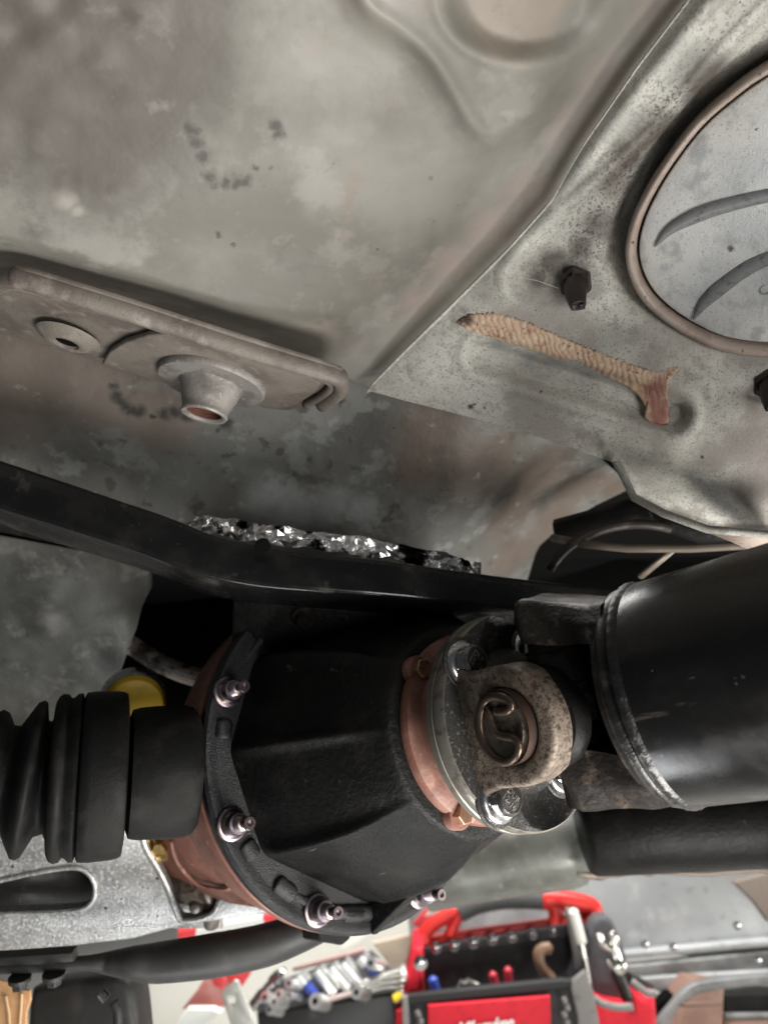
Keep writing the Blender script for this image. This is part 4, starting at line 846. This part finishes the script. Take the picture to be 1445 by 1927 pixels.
gp = thing('grey_pipe', 'dusty grey green pipe behind the pinion flange, left of the cradle tube', 'pipe', loc=(0, 0, 0))
gpm = mat('dusty_grey_green_metal', (.13, .135, .12), .45, .2, [nz(18, (.09, .09, .08), .42, .65), nz(50, (.19, .19, .17), .55, .72)], [(200, .2, .001)], .08)
v, f = tube([P(x, y, d) for x, y, d in ((800, 1640, .90), (950, 1612, .88), (1060, 1596, .87), (1088, 1592, .87), (1096, 1591, .87))], [.043, .043, .043, .040, .030], 32); obj('pipe_shell', v, f, gpm, gp, world=True, smooth=60)
v, f = tube([P(840, 1655, .88), P(872, 1618, .88), P(905, 1585, .88)], [.012, .016, .012], 12, True, .6); obj('pipe_collar', v, f, gpm, gp, world=True, smooth=60)
# ================================================================ garage background
fl = mat('pale_concrete', (.50, .49, .46), .7, 0, [nz(1.5, (.42, .41, .385), .4, .65), nz(14, (.36, .35, .33), .58, .72)], [(30, .2, .004)])
g = obj('ground', [(-6, -2, 0), (6, -2, 0), (6, 9, 0), (-6, 9, 0)], [(0, 1, 2, 3)], fl); prop(g, None, None, None, 'structure')
wl = mat('white_wall_paint', (.72, .71, .68), .7, 0, [nz(2, (.66, .65, .62), .45, .65)])
g = obj('wall', [(-6, 4.6, 0), (6, 4.6, 0), (6, 4.6, 3), (-6, 4.6, 3)], [(0, 1, 2, 3)], wl, solid=.1); prop(g, None, None, None, 'structure')
def bf(y): return Fr(Vector((0, y, .3)), Vector((0, -1, 0)), Vector((0, 0, 1)))
def slab(name, lst, y, th, m, parent, bev=.004, holes=()):
    fr = bf(y); me = plate_mesh([[(v.x, v.y) for v in H(fr, L)] for L in [lst]+list(holes)], th, bev, 0, 2); o = link(name, me, m, parent, 40); o.matrix_world = fr.M; return o
gs = mat('pale_grey_sheet_metal', (.42, .435, .44), .42, .15, [nz(4, (.34, .355, .365), .42, .62), nz(14, (.48, .49, .49), .52, .68), nz(40, (.22, .215, .205), .56, .72, amt=.6)], [(30, .2, .003)], .06)
gd = mat('dark_grey_sheet_metal', (.24, .243, .24), .45, .3, [nz(9, (.10, .10, .098), .42, .65)], [(40, .2, .003)], .06)
sp = thing('sheet_metal_side', 'pale grey sheet metal sill panel behind the red tool bag', 'sill panel', loc=(0, 0, 0))
slab('sill_sheet', [(760, 1660), (870, 1640), (1090, 1618), (1800, 1580), (1800, 1812), (1300, 1800), (1180, 1790), (780, 1840)], 1.75, .012, gs, sp)
slab('sill_step', [(1175, 1792), (1440, 1768), (1800, 1748), (1800, 1762), (1440, 1783), (1175, 1806)], 1.72, .03, gs, sp)
slab('sill_step', [(1175, 1818), (1440, 1792), (1800, 1772), (1800, 1800), (1440, 1826), (1250, 1838), (1175, 1836)], 1.71, .03, gd, sp)
slab('sill_flange', [(1185, 1842), (1300, 1834), (1800, 1806), (1800, 1834), (1440, 1850), (1340, 1862), (1250, 1872)], 1.70, .02, gs, sp)
slab('corner_flap', [(1380, 1660), (1450, 1640), (1700, 1630), (1700, 1720), (1445, 1735), (1420, 1700)], 1.62, .02, mat('brown_tinted_metal', (.22, .18, .15), .5, .2, [nz(12, (.30, .27, .25), .5, .7)]), sp)
def rivet(px, py, y, m, parent, r=.008, name='rivet'):
    fr = bf(y); p = fr.hit(px, py, 0); v, f = lathe([(.0001, .004), (r*.6, .0036), (r, .001), (r, 0)], 16); o = obj(name, v, f, m, parent); o.matrix_world = fr.M @ T(*p); return o
for px, py in ((1213, 1777), (1386, 1742), (972, 1680), (1266, 1782), (1425, 1808)): rivet(px, py, 1.712 if px > 1100 else 1.742, M['zinc'], sp)
# wheel arch edge, brown carton and dark gap at lower right
va = thing('arch_panel', 'curved grey metal edge above a dark gap at lower right', 'arch', loc=(0, 0, 0))
slab('arch_sheet', [(p.x, p.y) for p in cat([(1228, 1960, 0), (1238, 1925, 0), (1262, 1893, 0), (1290, 1862, 0), (1320, 1848, 0), (1400, 1838, 0)], 5)]+[(1480, 1832), (1480, 1852)]+[(p.x, p.y) for p in cat([(1400, 1858, 0), (1330, 1868, 0), (1300, 1880, 0), (1268, 1912, 0), (1252, 1960, 0)], 5)], 1.55, .02, gd, va)
bx = thing('brown_carton', 'brown carton with darker band under the sill at the lower right corner', 'carton', loc=(0, 0, 0))
brn = mat('brown_card', (.27, .165, .125), .6, 0, [nz(20, (.22, .13, .10), .45, .65)]); 
slab('carton_side', [(1276, 1927), (1290, 1880), (1312, 1856), (1362, 1862), (1356, 2040), (1240, 2040)], 1.60, .10, brn, bx)
slab('carton_band', [(1284, 1888), (1360, 1886), (1360, 1893), (1283, 1897)], 1.545, .01, mat('brown_band', (.16, .095, .07), .6), bx)
db = thing('dark_beam', 'dark beam with pale strips crossing the lower right corner', 'beam', loc=(0, 0, 0))
slab('beam_board', [(1362, 1872), (1800, 1868), (1800, 1905), (1362, 1908)], 1.62, .06, M['black_satin'], db)
slab('beam_strip', [(1362, 1908), (1800, 1905), (1800, 1916), (1362, 1920)], 1.61, .06, gd, db)
slab('beam_foot', [(1362, 1920), (1800, 1916), (1800, 2040), (1362, 2040)], 1.61, .05, brn, db)
dg = thing('gap_shade', 'near black sheet standing in for the shaded gap between tool bag and carton', 'gap', loc=(0, 0, 0))
slab('gap_sheet', [(1220, 1900), (1262, 1872), (1300, 1870), (1290, 2040), (1180, 2040)], 1.66, .04, M['void'], dg)  # black sheet added in place of the gap's shade
# ---- red tool bag
YB = 1.40; fb = bf(YB)
def Z6(x, y): return (740+x/2.779, 1640+y/2.779)
def Zs(l): return [Z6(*q) for q in l]
red = mat('red_plastic', (.72, .035, .03), .35, 0, [nz(20, (.62, .025, .022), .5, .7)]); redf = mat('red_fabric', (.66, .012, .03), .65, 0, [nz(60, (.52, .01, .022), .45, .7)], [(500, .3, .001)])
bkf = mat('charcoal_fabric', (.045, .045, .047), .7, 0, [nz(30, (.07, .07, .073), .5, .7)], [(500, .4, .001)]); trim = mat('black_webbing', (.02, .02, .021), .6, 0, [], [(700, .4, .001)])
greyf = mat('grey_webbing', (.22, .21, .20), .6, 0, [nz(60, (.15, .145, .14), .5, .7)], [(400, .3, .001)]); grip = mat('grey_rubber_grip', (.085, .09, .088), .6)
bag = thing('tool_bag', 'red and black open tool bag with red handle and riveted top strip', 'tool bag', loc=(0, 0, 0))
bot = 1000
slab('back_panel', Zs([(160, 400), (960, 262), (1010, 262), (1015, 640), (160, 700)]), YB+.17, .012, bkf, bag)
slab('top_strip', Zs([(158, 398), (940, 268), (945, 352), (160, 450)]), YB+.158, .008, trim, bag)
slab('red_rail', Zs([(140, 362), (420, 310), (940, 240), (1030, 262), (1025, 292), (430, 345), (150, 400)]), YB+.175, .03, red, bag, .004)
hdl = [Z6(*q) for q in ((165, 380), (170, 318), (230, 262), (330, 205))]
def path3(l, y): fr = bf(y); return [fr.M @ fr.hit(a, b, 0) for a, b in l]
v, f = tube(cat(path3(hdl, YB+.175), 6), .0130, 14); obj('handle_end', v, f, red, bag, world=True, smooth=180)
v, f = tube(cat(path3([Z6(*q) for q in ((290, 345), (320, 270), (345, 215))], YB+.175), 4), .011, 14); obj('handle_post', v, f, red, bag, world=True, smooth=180)
v, f = tube(cat(path3([Z6(*q) for q in ((345, 215), (430, 175), (540, 150), (660, 143), (785, 148))], YB+.175), 8), .0165, 18)
gr_ = obj('handle_grip', v, f, grip, bag, world=True, smooth=180)
gpth = cat(path3([Z6(*q) for q in ((350, 213), (430, 175), (540, 150), (660, 143), (780, 148))], YB+.175), 10)
for i in range(1, len(gpth)-1, 2):
    t = (gpth[i+1]-gpth[i-1]).normalized(); v, f = lathe([(.0165, -.0022), (.0178, -.001), (.0178, .001), (.0165, .0022)], 18); o = obj('grip_ridge', v, f, grip, gr_); o.matrix_world = Fr(gpth[i], t, CF).M
v, f = tube(cat(path3([Z6(*q) for q in ((775, 145), (900, 155), (1010, 178), (1045, 205), (1040, 262))], YB+.175), 6), .0175, 16); obj('handle_end', v, f, red, bag, world=True, smooth=180)
v, f = tube(cat(path3([Z6(*q) for q in ((820, 160), (850, 210), (845, 290))], YB+.175), 4), .014, 14); obj('handle_post', v, f, red, bag, world=True, smooth=180)
v, f = tube(cat(path3([Z6(*q) for q in ((855, 285), (930, 262), (1030, 262))], YB+.175), 4), .012, 14); obj('handle_post', v, f, red, bag, world=True, smooth=180)
for x, y in ((222, 400), (317, 387), (417, 372), (518, 355), (620, 342), (730, 326), (839, 308)): rivet(*Z6(x, y), YB+.153, M['zinc'], bag, .0095)
slab('red_end_cap', Zs([(100, 405), (125, 395), (158, 398), (163, 640), (52, 660), (48, 640)]), YB+.06, .16, redf, bag, .01)
rivet(*Z6(141, 478), YB-.025, M['zinc'], bag, .011)
slab('front_rim', Zs([(60, 652), (400, 612), (880, 565), (940, 570), (945, 612), (880, 622), (400, 668), (62, 705)]), YB, .02, trim, bag, .004)
slab('front_panel', Zs([(60, 690), (900, 610), (1010, 545), (1075, 798), (1110, 1400), (60, 1400)]), YB+.012, .02, bkf, bag, .004)
slab('logo_panel', Zs([(180, 702), (820, 652), (828, 1000), (182, 1040)]), YB-.008, .012, redf, bag, .003)
slab('side_binding', Zs([(940, 570), (1005, 520), (1045, 620), (1078, 800), (1120, 1400), (1010, 1400), (965, 760), (930, 610)]), YB-.004, .016, greyf, bag, .003)
slab('side_binding', Zs([(45, 655), (75, 655), (85, 800), (100, 1400), (60, 1400)]), YB-.004, .016, greyf, bag, .003)
slab('side_wall', Zs([(1000, 290), (1020, 292), (1040, 420), (1000, 520), (940, 590), (985, 500)]), YB+.09, .10, trim, bag, .003)
slab('divider', Zs([(905, 200), (925, 195), (995, 480), (985, 520), (960, 520)]), YB+.10, .02, greyf, bag, .003)
slab('red_side_pocket', Zs([(15, 730), (50, 720), (60, 800), (70, 1300), (10, 1300)]), YB+.06, .05, redf, bag, .004)
# buckles
for cx_b, n in ((125, 0), (890, 1)):
    for k in range(4):
        p = Z6(cx_b+(k % 2)*14, 690+k*38+(-30 if n else 40)); p3 = path3([p, (p[0]+3, p[1]+10)], YB-.02); v, f = tube(p3, .004, 8); obj('buckle_loop', v, f, greyf, bag, world=True)
# script lettering
pg = Z6(475, 795); fr = bf(YB-.0165); q = fr.hit(*pg, 0); wh = mat('white_print', (.85, .83, .82), .5)
xs = [fr.hit(*Z6(330, 800), 0), fr.hit(*Z6(625, 745), 0)]
me = text_mesh('Milwaukee', .052, .0008, .35, .0013, .86); wid = max(v.co.x for v in me.vertices)-min(v.co.x for v in me.vertices); want = (xs[1]-xs[0]).length
o = link('logo_lettering', me, wh, bag, at=None); o.matrix_world = fr.M @ T(q.x, q.y-.004, 0) @ Matrix.Rotation(.0, 4, 'Z') @ Matrix.Scale(want/wid*1.0, 4)
me2 = [Vector(v) for v in fr_pts] if False else None
und = [fr.M @ fr.hit(*Z6(*a), 0) for a in ((340, 850), (480, 838), (620, 822))]; v, f = tube(und, .0018, 6); obj('logo_underline', v, f, wh, bag, world=True)
# side pouch with pliers
slab('side_pouch', Zs([(1040, 270), (1075, 238), (1120, 235), (1150, 262), (1205, 400), (1260, 640), (1270, 1300), (1110, 1300), (1050, 660), (1000, 480)]), YB+.10, .05, mat('slate_fabric', (.085, .085, .092), .7, 0, [nz(40, (.11, .11, .12), .5, .7)], [(500, .3, .001)]), bag, .008)
slab('pouch_pocket', Zs([(1048, 660), (1130, 695), (1250, 715), (1240, 612), (1300, 660), (1372, 640), (1384, 760), (1350, 1300), (1100, 1300)]), YB+.05, .06, redf, bag, .012)
v, f = tube(cat(path3([Z6(*q) for q in ((1050, 662), (1090, 690), (1170, 710), (1250, 708))], YB+.018), 5), .0058, 8); obj('pocket_trim', v, f, greyf, bag, world=True, smooth=180)
v, f = tube(cat(path3([Z6(*q) for q in ((1248, 575), (1290, 610), (1330, 635), (1370, 636))], YB+.018), 5), .0058, 8); obj('pocket_trim', v, f, greyf, bag, world=True, smooth=180)
slab('pocket_back', Zs([(1240, 540), (1260, 545), (1365, 600), (1375, 650), (1250, 720)]), YB+.085, .02, trim, bag, .004)
pl = thing('lineman_pliers', 'steel pliers with curved handles standing in the side pouch of the tool bag', 'pliers', loc=(0, 0, 0))
chrome = mat('bright_steel', (.62, .60, .56), .22, 1, [nz(60, (.4, .38, .35), .5, .7)]); yb = YB+.055
for nm, l, r in (('handle', [(1072, 322), (1085, 365), (1120, 395), (1150, 412), (1165, 470), (1175, 510)], .0072), ('handle', [(1133, 318), (1155, 350), (1155, 400), (1165, 430), (1180, 480)], .0072), ('jaw', [(1180, 490), (1170, 530), (1200, 600), (1225, 670)], .010), ('latch', [(1118, 460), (1135, 480), (1160, 520)], .005)):
    v, f = tube(cat(path3([Z6(*q) for q in l], yb), 5), r, 10); obj(nm, v, f, chrome if nm != 'jaw' else M['dark_steel'], pl, world=True, smooth=180)
rivet(*Z6(1182, 500), yb-.01, chrome, pl, .011, 'pivot')
def tool(name, label, cat_, l, r, m, y, group=None):
    t = thing(name, label, cat_, loc=(0, 0, 0), group=group); p = cat(path3([Z6(*q) for q in l], y), 5)
    v, f = tube(p, r, 12); obj('grip', v, f, m, t, world=True, smooth=180)
    d = (p[0]-p[1]).normalized(); v, f = tube([p[0], p[0]+d*.004], [r*.8, r*.4], 12); obj('end_cap', v, f, m, t, world=True, smooth=60)
    v, f = tube([p[-1], p[-1]+Vector((0, 0, -.06))], r*.4, 8); obj('shank', v, f, chrome, t, world=True); return t
blue = mat('blue_plastic', (.05, .09, .45), .4); pink = mat('dark_red_plastic', (.50, .03, .05), .4)
tool('screwdriver', 'small blue handled tool at the left inside the tool bag', 'screwdriver', [(205, 560), (215, 600), (230, 650)], .0085, blue, YB+.06)
tool('screwdriver', 'left of two short red tool handles inside the tool bag', 'screwdriver', [(518, 535), (530, 580), (545, 625)], .0072, pink, YB+.06)
tool('screwdriver', 'right and taller of two short red tool handles inside the tool bag', 'screwdriver', [(598, 510), (602, 560), (608, 620)], .0072, pink, YB+.06)
tool('hammer_handle', 'curved brown wooden handle hooked inside the tool bag', 'handle', [(820, 400), (780, 405), (758, 440), (775, 500), (815, 550), (850, 600)], .0095, mat('brown_handle', (.20, .115, .07), .45, 0, [nz(40, (.32, .24, .15), .5, .7)]), YB+.08)
tool('flashlight', 'slim white and steel penlight clipped behind the tool bag divider', 'penlight', [(938, 205), (960, 280), (985, 375)], .0085, mat('white_gloss', (.8, .8, .72), .3), YB+.05)
t = thing('socket_pair', 'two small chrome sockets lying in the tool bag behind the front rim', 'sockets', loc=(0, 0, 0))
for l in ([(340, 580), (375, 600), (430, 612)], [(375, 570), (410, 590), (440, 600)]):
    v, f = tube(path3([Z6(*q) for q in l], YB+.05), .0065, 12); obj('socket', v, f, chrome, t, world=True)
# ---- tray of sockets and wrenches
def Z5(x, y): return (380+x/3.284, 1700+y/3.284)
YT = 1.50
tr = thing('socket_tray', 'dark tray holding chrome sockets left of the tool bag', 'tray', loc=(0, 0, 0))
slab('tray_back', [Z5(*q) for q in ((330, 560), (500, 470), (900, 340), (1050, 290), (1180, 420), (1180, 560), (900, 600), (340, 700))], YT+.04, .01, mat('tray_grey', (.14, .14, .145), .45, .2, [nz(20, (.25, .25, .25), .5, .7)]), tr)
slab('tray_base', [Z5(*q) for q in ((340, 690), (700, 630), (950, 590), (1190, 560), (1220, 900), (350, 900))], YT-.02, .06, mat('smudged_black_plastic', (.03, .03, .03), .35, 0, [nz(10, (.16, .16, .155), .55, .68, st=(1, 1, 3))]), tr)
slab('tray_rail', [Z5(*q) for q in ((560, 395), (1000, 275), (1025, 300), (1000, 320), (560, 425))], YT+.02, .01, mat('dull_pink_rail', (.50, .33, .30), .45), tr)
slab('tray_rail', [Z5(*q) for q in ((690, 610), (960, 535), (985, 530), (985, 560), (760, 625), (700, 640))], YT-.03, .012, mat('pale_pink_rail', (.55, .44, .42), .4), tr)
chr2 = mat('chrome_socket', (.80, .81, .79), .28, .7)
SL = [((715, 405), (825, 545), .013, 'socket with a dark mouth, third from the right in the long row'), ((800, 385), (912, 518), .013, 'long chrome socket, second from the right in the long row'), ((873, 360), (985, 490), .013, 'long chrome socket at the right end of the long row')]
for a, b, r, lb in SL:
    t = thing('long_socket', 'long chrome socket, '+lb.split(', ')[-1], 'socket', loc=(0, 0, 0), group='chrome sockets in the tray'); p = path3([Z5(*a), Z5(*b)], YT-.01)
    v, f = tube(p, r, 16); obj('socket_body', v, f, chr2, t, world=True, smooth=40); d = (p[0]-p[1]).normalized(); v, f = tube([p[0]-d*.002, p[0]+d*.0016], [r*.45, r*.4], 12); obj('socket_mouth', v, f, M['void'], t, world=True)
for a, b, r, lb in (((985, 325), (1085, 445), .0095, 'chrome extension with a blue band near the right end of the tray'), ((600, 440), (715, 590), .0105, 'chrome extension with a long blue sleeve near the tray middle')):
    t = thing('extension_bar', lb, 'extension', loc=(0, 0, 0)); p = path3([Z5(*a), Z5(*b)], YT-.02)
    v, f = tube(p, r*.8, 14); obj('bar', v, f, blue, t, world=True, smooth=40); v, f = tube([p[0], p[0].lerp(p[1], .35)], r*1.3, 14); obj('drive_end', v, f, chr2, t, world=True, smooth=40); v, f = tube([p[1], p[1].lerp(p[0], -.06)], r*1.3, 14); obj('drive_end', v, f, chr2, t, world=True, smooth=40)
wr = ['chrome round socket end beside the blue sleeved extension', 'upper chrome socket of the two nearest the flat bar', 'lower chrome socket of the two nearest the flat bar', 'large round chrome socket at the bottom of the pink rail', 'round chrome socket where the rail meets the pile', 'tiny chrome socket low in the tray front', 'small dark rimmed socket left in the tray', 'faint chrome socket beside the long row', 'small dull socket at the tray middle']
for (x, y, r), lb in zip(((562, 500, .008), (415, 585, .009), (472, 612, .009), (725, 610, .0125), (978, 555, .0105), (445, 662, .008), (500, 567, .008), (1065, 375, .010), (565, 572, .006)), wr):
    t = thing('socket', lb, 'socket', loc=(0, 0, 0), group='round chrome sockets in the tray'); p = path3([Z5(x, y)], YT-.035)[0]; d = Vector((-.4, -.75, .35)).normalized()
    v, f = tube([p-d*.02, p+d*.012], r, 18); b_ = obj('socket_body', v, f, chr2, t, world=True, smooth=40); v, f = tube([p+d*.010, p+d*.0128], r*.4, 12); obj('socket_mouth', v, f, M['void'], t, world=True)
t = thing('adjustable_wrench', 'dull steel wrench lying across the left end of the socket tray', 'wrench', loc=(0, 0, 0))
v, f = tube(cat(path3([Z5(*q) for q in ((310, 640), (370, 560), (420, 500), (480, 440))], YT-.02), 5), [.012]*6+[.009]*5+[.013]*5, 10, True, .6); obj('wrench_bar', v, f, M['zinc'], t, world=True, smooth=60)
v, f = tube(path3([Z5(480, 445), Z5(500, 455)], YT-.03), .014, 12); obj('wrench_jaw', v, f, M['zinc'], t, world=True)
wn = ['wrench on top of the loose pile', 'wrench under the top one in the pile', 'wrench in the middle of the pile', 'wrench near the bottom of the pile', 'wrench at the bottom of the pile']
for k in range(5):
    t = thing('wrench', 'pale steel '+wn[k]+' left of the bag', 'wrench', loc=(0, 0, 0), group='pale wrenches piled at the right end of the tray')
    y0 = 430+k*30; v, f = tube(path3([Z5(1000-k*14, y0+60), Z5(1120, y0+20), Z5(1245, y0-10+k*8)], YT-.03+.01*k), [.009, .007, .012], 10, True, .7); obj('wrench_bar', v, f, mat('pale_steel', (.62, .62, .58), .3, .8) if 'pale_steel' not in bpy.data.materials else bpy.data.materials['pale_steel'], t, world=True, smooth=60)
    v, f = tube(path3([Z5(1235, y0-8+k*8), Z5(1262, y0-14+k*8)], YT-.035+.01*k), .0105, 10); obj('wrench_head', v, f, chr2, t, world=True)
t = thing('cable_tie', 'small yellow tab between wrench pile and tool bag', 'tab', loc=(0, 0, 0)); v, f = tube(path3([Z5(1185, 590), Z5(1232, 565)], YT-.06), .009, 8, True, .5); obj('tab', v, f, mat('yellow_tab', (.7, .5, .03), .4), t, world=True)
fbp = thing('flat_bar', 'pale flat steel bar with a round hole leaning left of the socket tray', 'steel bar', loc=(0, 0, 0))
hc = Z5(192, 600); hole = [(hc[0]+4.6*math.cos(a), hc[1]+8*math.sin(a)) for a in [i*PI/8 for i in range(16)]]
slab('bar', [Z5(*q) for q in ((118, 555), (205, 472), (225, 480), (240, 510), (365, 800), (420, 1100), (270, 1100), (190, 800))], 1.25, .006, mat('pale_galvanised', (.60, .60, .55), .35, .5, [nz(40, (.5, .5, .45), .5, .7)]), fbp, .002, [hole])
# ---- pale clutter beyond
wc = mat('cream_plastic', (.80, .79, .72), .45, 0, [nz(3, (.74, .72, .64), .45, .65)]); tan = mat('tan_card', (.66, .55, .43), .6)
cb = thing('white_bin', 'large cream white bin standing behind the black control arm', 'bin', loc=(0, 0, 0))
slab('bin_front', [(252, 1850), (480, 1800), (600, 1700), (760, 1650), (800, 2100), (258, 2100)], 2.1, .3, wc, cb, .02)
slab('bin_edge', [(248, 1848), (262, 1846), (276, 1880), (284, 2100), (268, 2100), (258, 1880)], 1.93, .02, mat('white_rim', (.85, .85, .8), .4), cb, .004)
cb = thing('cream_box', 'cream box with tan lower half between differential and tool bag', 'box', loc=(0, 0, 0))
slab('box_side', [(640, 1790), (700, 1740), (840, 1680), (880, 1660), (900, 1900), (640, 1900)], 1.90, .2, wc, cb, .01)
slab('tan_flap', [(700, 1775), (800, 1752), (900, 1740), (900, 1850), (760, 1860), (720, 1800)], 1.78, .02, tan, cb, .004)
rs = thing('red_jack_stand', 'faded red jack stand with sloping legs behind the flat steel bar', 'jack stand', loc=(0, 0, 0))
fred = mat('faded_red_paint', (.72, .25, .23), .45, 0, [nz(12, (.78, .42, .38), .45, .65)]); bred = mat('bright_red_paint', (.80, .07, .08), .4)
slab('stand_frame', [(342, 1900), (372, 1862), (392, 1826), (425, 1818), (452, 1850), (425, 1895)], 1.45, .012, fred, rs, .003)
slab('stand_leg', [(422, 1822), (450, 1810), (488, 1800), (468, 1838), (448, 1868), (430, 1850)], 1.44, .02, bred, rs, .004)
slab('stand_pin', [(392, 1830), (412, 1818), (425, 1842), (418, 1862), (402, 1856)], 1.42, .01, bred, rs, .003)
wp = thing('white_hull', 'white pointed plastic piece below the red jack stand', 'plastic piece', loc=(0, 0, 0))
slab('hull', [(330, 1927), (352, 1898), (400, 1898), (416, 1906), (395, 1922), (350, 1990), (300, 1990)], 1.38, .02, mat('white_gloss2', (.82, .84, .8), .3), wp, .003)
st = thing('striped_pole', 'red and white striped pole glimpsed between aluminium arm and black tube', 'pole', loc=(0, 0, 0))
for nm, l, m in (('white_band', [(372, 1753), (500, 1731)], mat('white_tape', (.85, .86, .82), .4)), ('red_band', [(340, 1758), (374, 1752)], bred), ('red_band', [(498, 1731), (550, 1722)], bred)):
    v, f = tube(path3(l, 1.15), .0105, 14); obj(nm, v, f, m, st, world=True, smooth=60)
rb = thing('red_board', 'faded red and white board behind the tool bag handle, left side', 'board', loc=(0, 0, 0))
slab('red_board_face', [(775, 1740), (800, 1712), (860, 1690), (882, 1722), (860, 1730), (800, 1752)], 1.72, .01, bred, rb, .002)
slab('white_board_face', [(800, 1725), (820, 1700), (848, 1676), (858, 1682), (872, 1708), (830, 1720)], 1.69, .01, wc, rb, .002)
# ---- black case and cardboard at lower left
bc = thing('black_case', 'matte black case with rounded corner at the bottom left under the arm', 'case', loc=(0, 0, 0))
slab('case_body', [(p.x, p.y) for p in cat([(58, 1862, 0), (120, 1846, 0), (200, 1838, 0), (228, 1842, 0), (246, 1860, 0), (254, 1900, 0), (262, 1990, 0)], 4)]+[(262, 2100), (40, 2100), (52, 1900)], .80, .05, cm, bc, .008)
v, f = tube(path3([(192, 1868), (202, 1880)], .77), .0045, 10); obj('case_screw', v, f, M['zinc'], bc, world=True)
v, f = tube(cat(path3([(214, 1885), (222, 1905), (222, 1940)], .77), 4), .004, 10); obj('case_ridge', v, f, cm, bc, world=True, smooth=180)
cdm = mat('kraft_cardboard', (.48, .27, .13), .65, 0, [nz(14, (.40, .22, .10), .45, .65), nz(60, (.56, .34, .18), .55, .7)], [(60, .3, .002)])
ck = thing('cardboard_piece', 'torn piece of brown cardboard in the bottom left corner', 'cardboard', loc=(0, 0, 0))
pts = [(-260, 1838), (-20, 1836), (4, 1846), (22, 1850), (26, 1868), (40, 1862), (56, 1864), (58, 1882), (50, 1905), (50, 2100), (-260, 2100)]
slab('cardboard_sheet', pts, .72, .004, cdm, ck, .001)
v, f = tube(path3([(12, 1875), (18, 1905), (20, 1960)], .717), .0012, 6); obj('fold_line', v, f, mat('cardboard_fold', (.66, .42, .24), .6), ck, world=True)
v, f = tube(path3([(42, 1870), (40, 1905), (36, 1960)], .717), .0010, 6); obj('fold_line', v, f, bpy.data.materials['cardboard_fold'], ck, world=True)

# ---------------------------------------------------------------- put every Empty at its thing's base (rebase)
bpy.context.view_layer.update()
def family(o):
    out = []
    for c in o.children: out += [c]+family(c)
    return out
for t in [o for o in C.objects if o.type == 'EMPTY' and not o.parent and o.location.length < 1e-9]:
    pts = [c.matrix_world @ Vector(b) for c in family(t) if c.type == 'MESH' for b in c.bound_box]
    if not pts: continue
    b = Vector(((min(p.x for p in pts)+max(p.x for p in pts))/2, (min(p.y for p in pts)+max(p.y for p in pts))/2, min(p.z for p in pts)))
    t.location = b
    for c in t.children: c.matrix_parent_inverse = Matrix.Translation(-b)
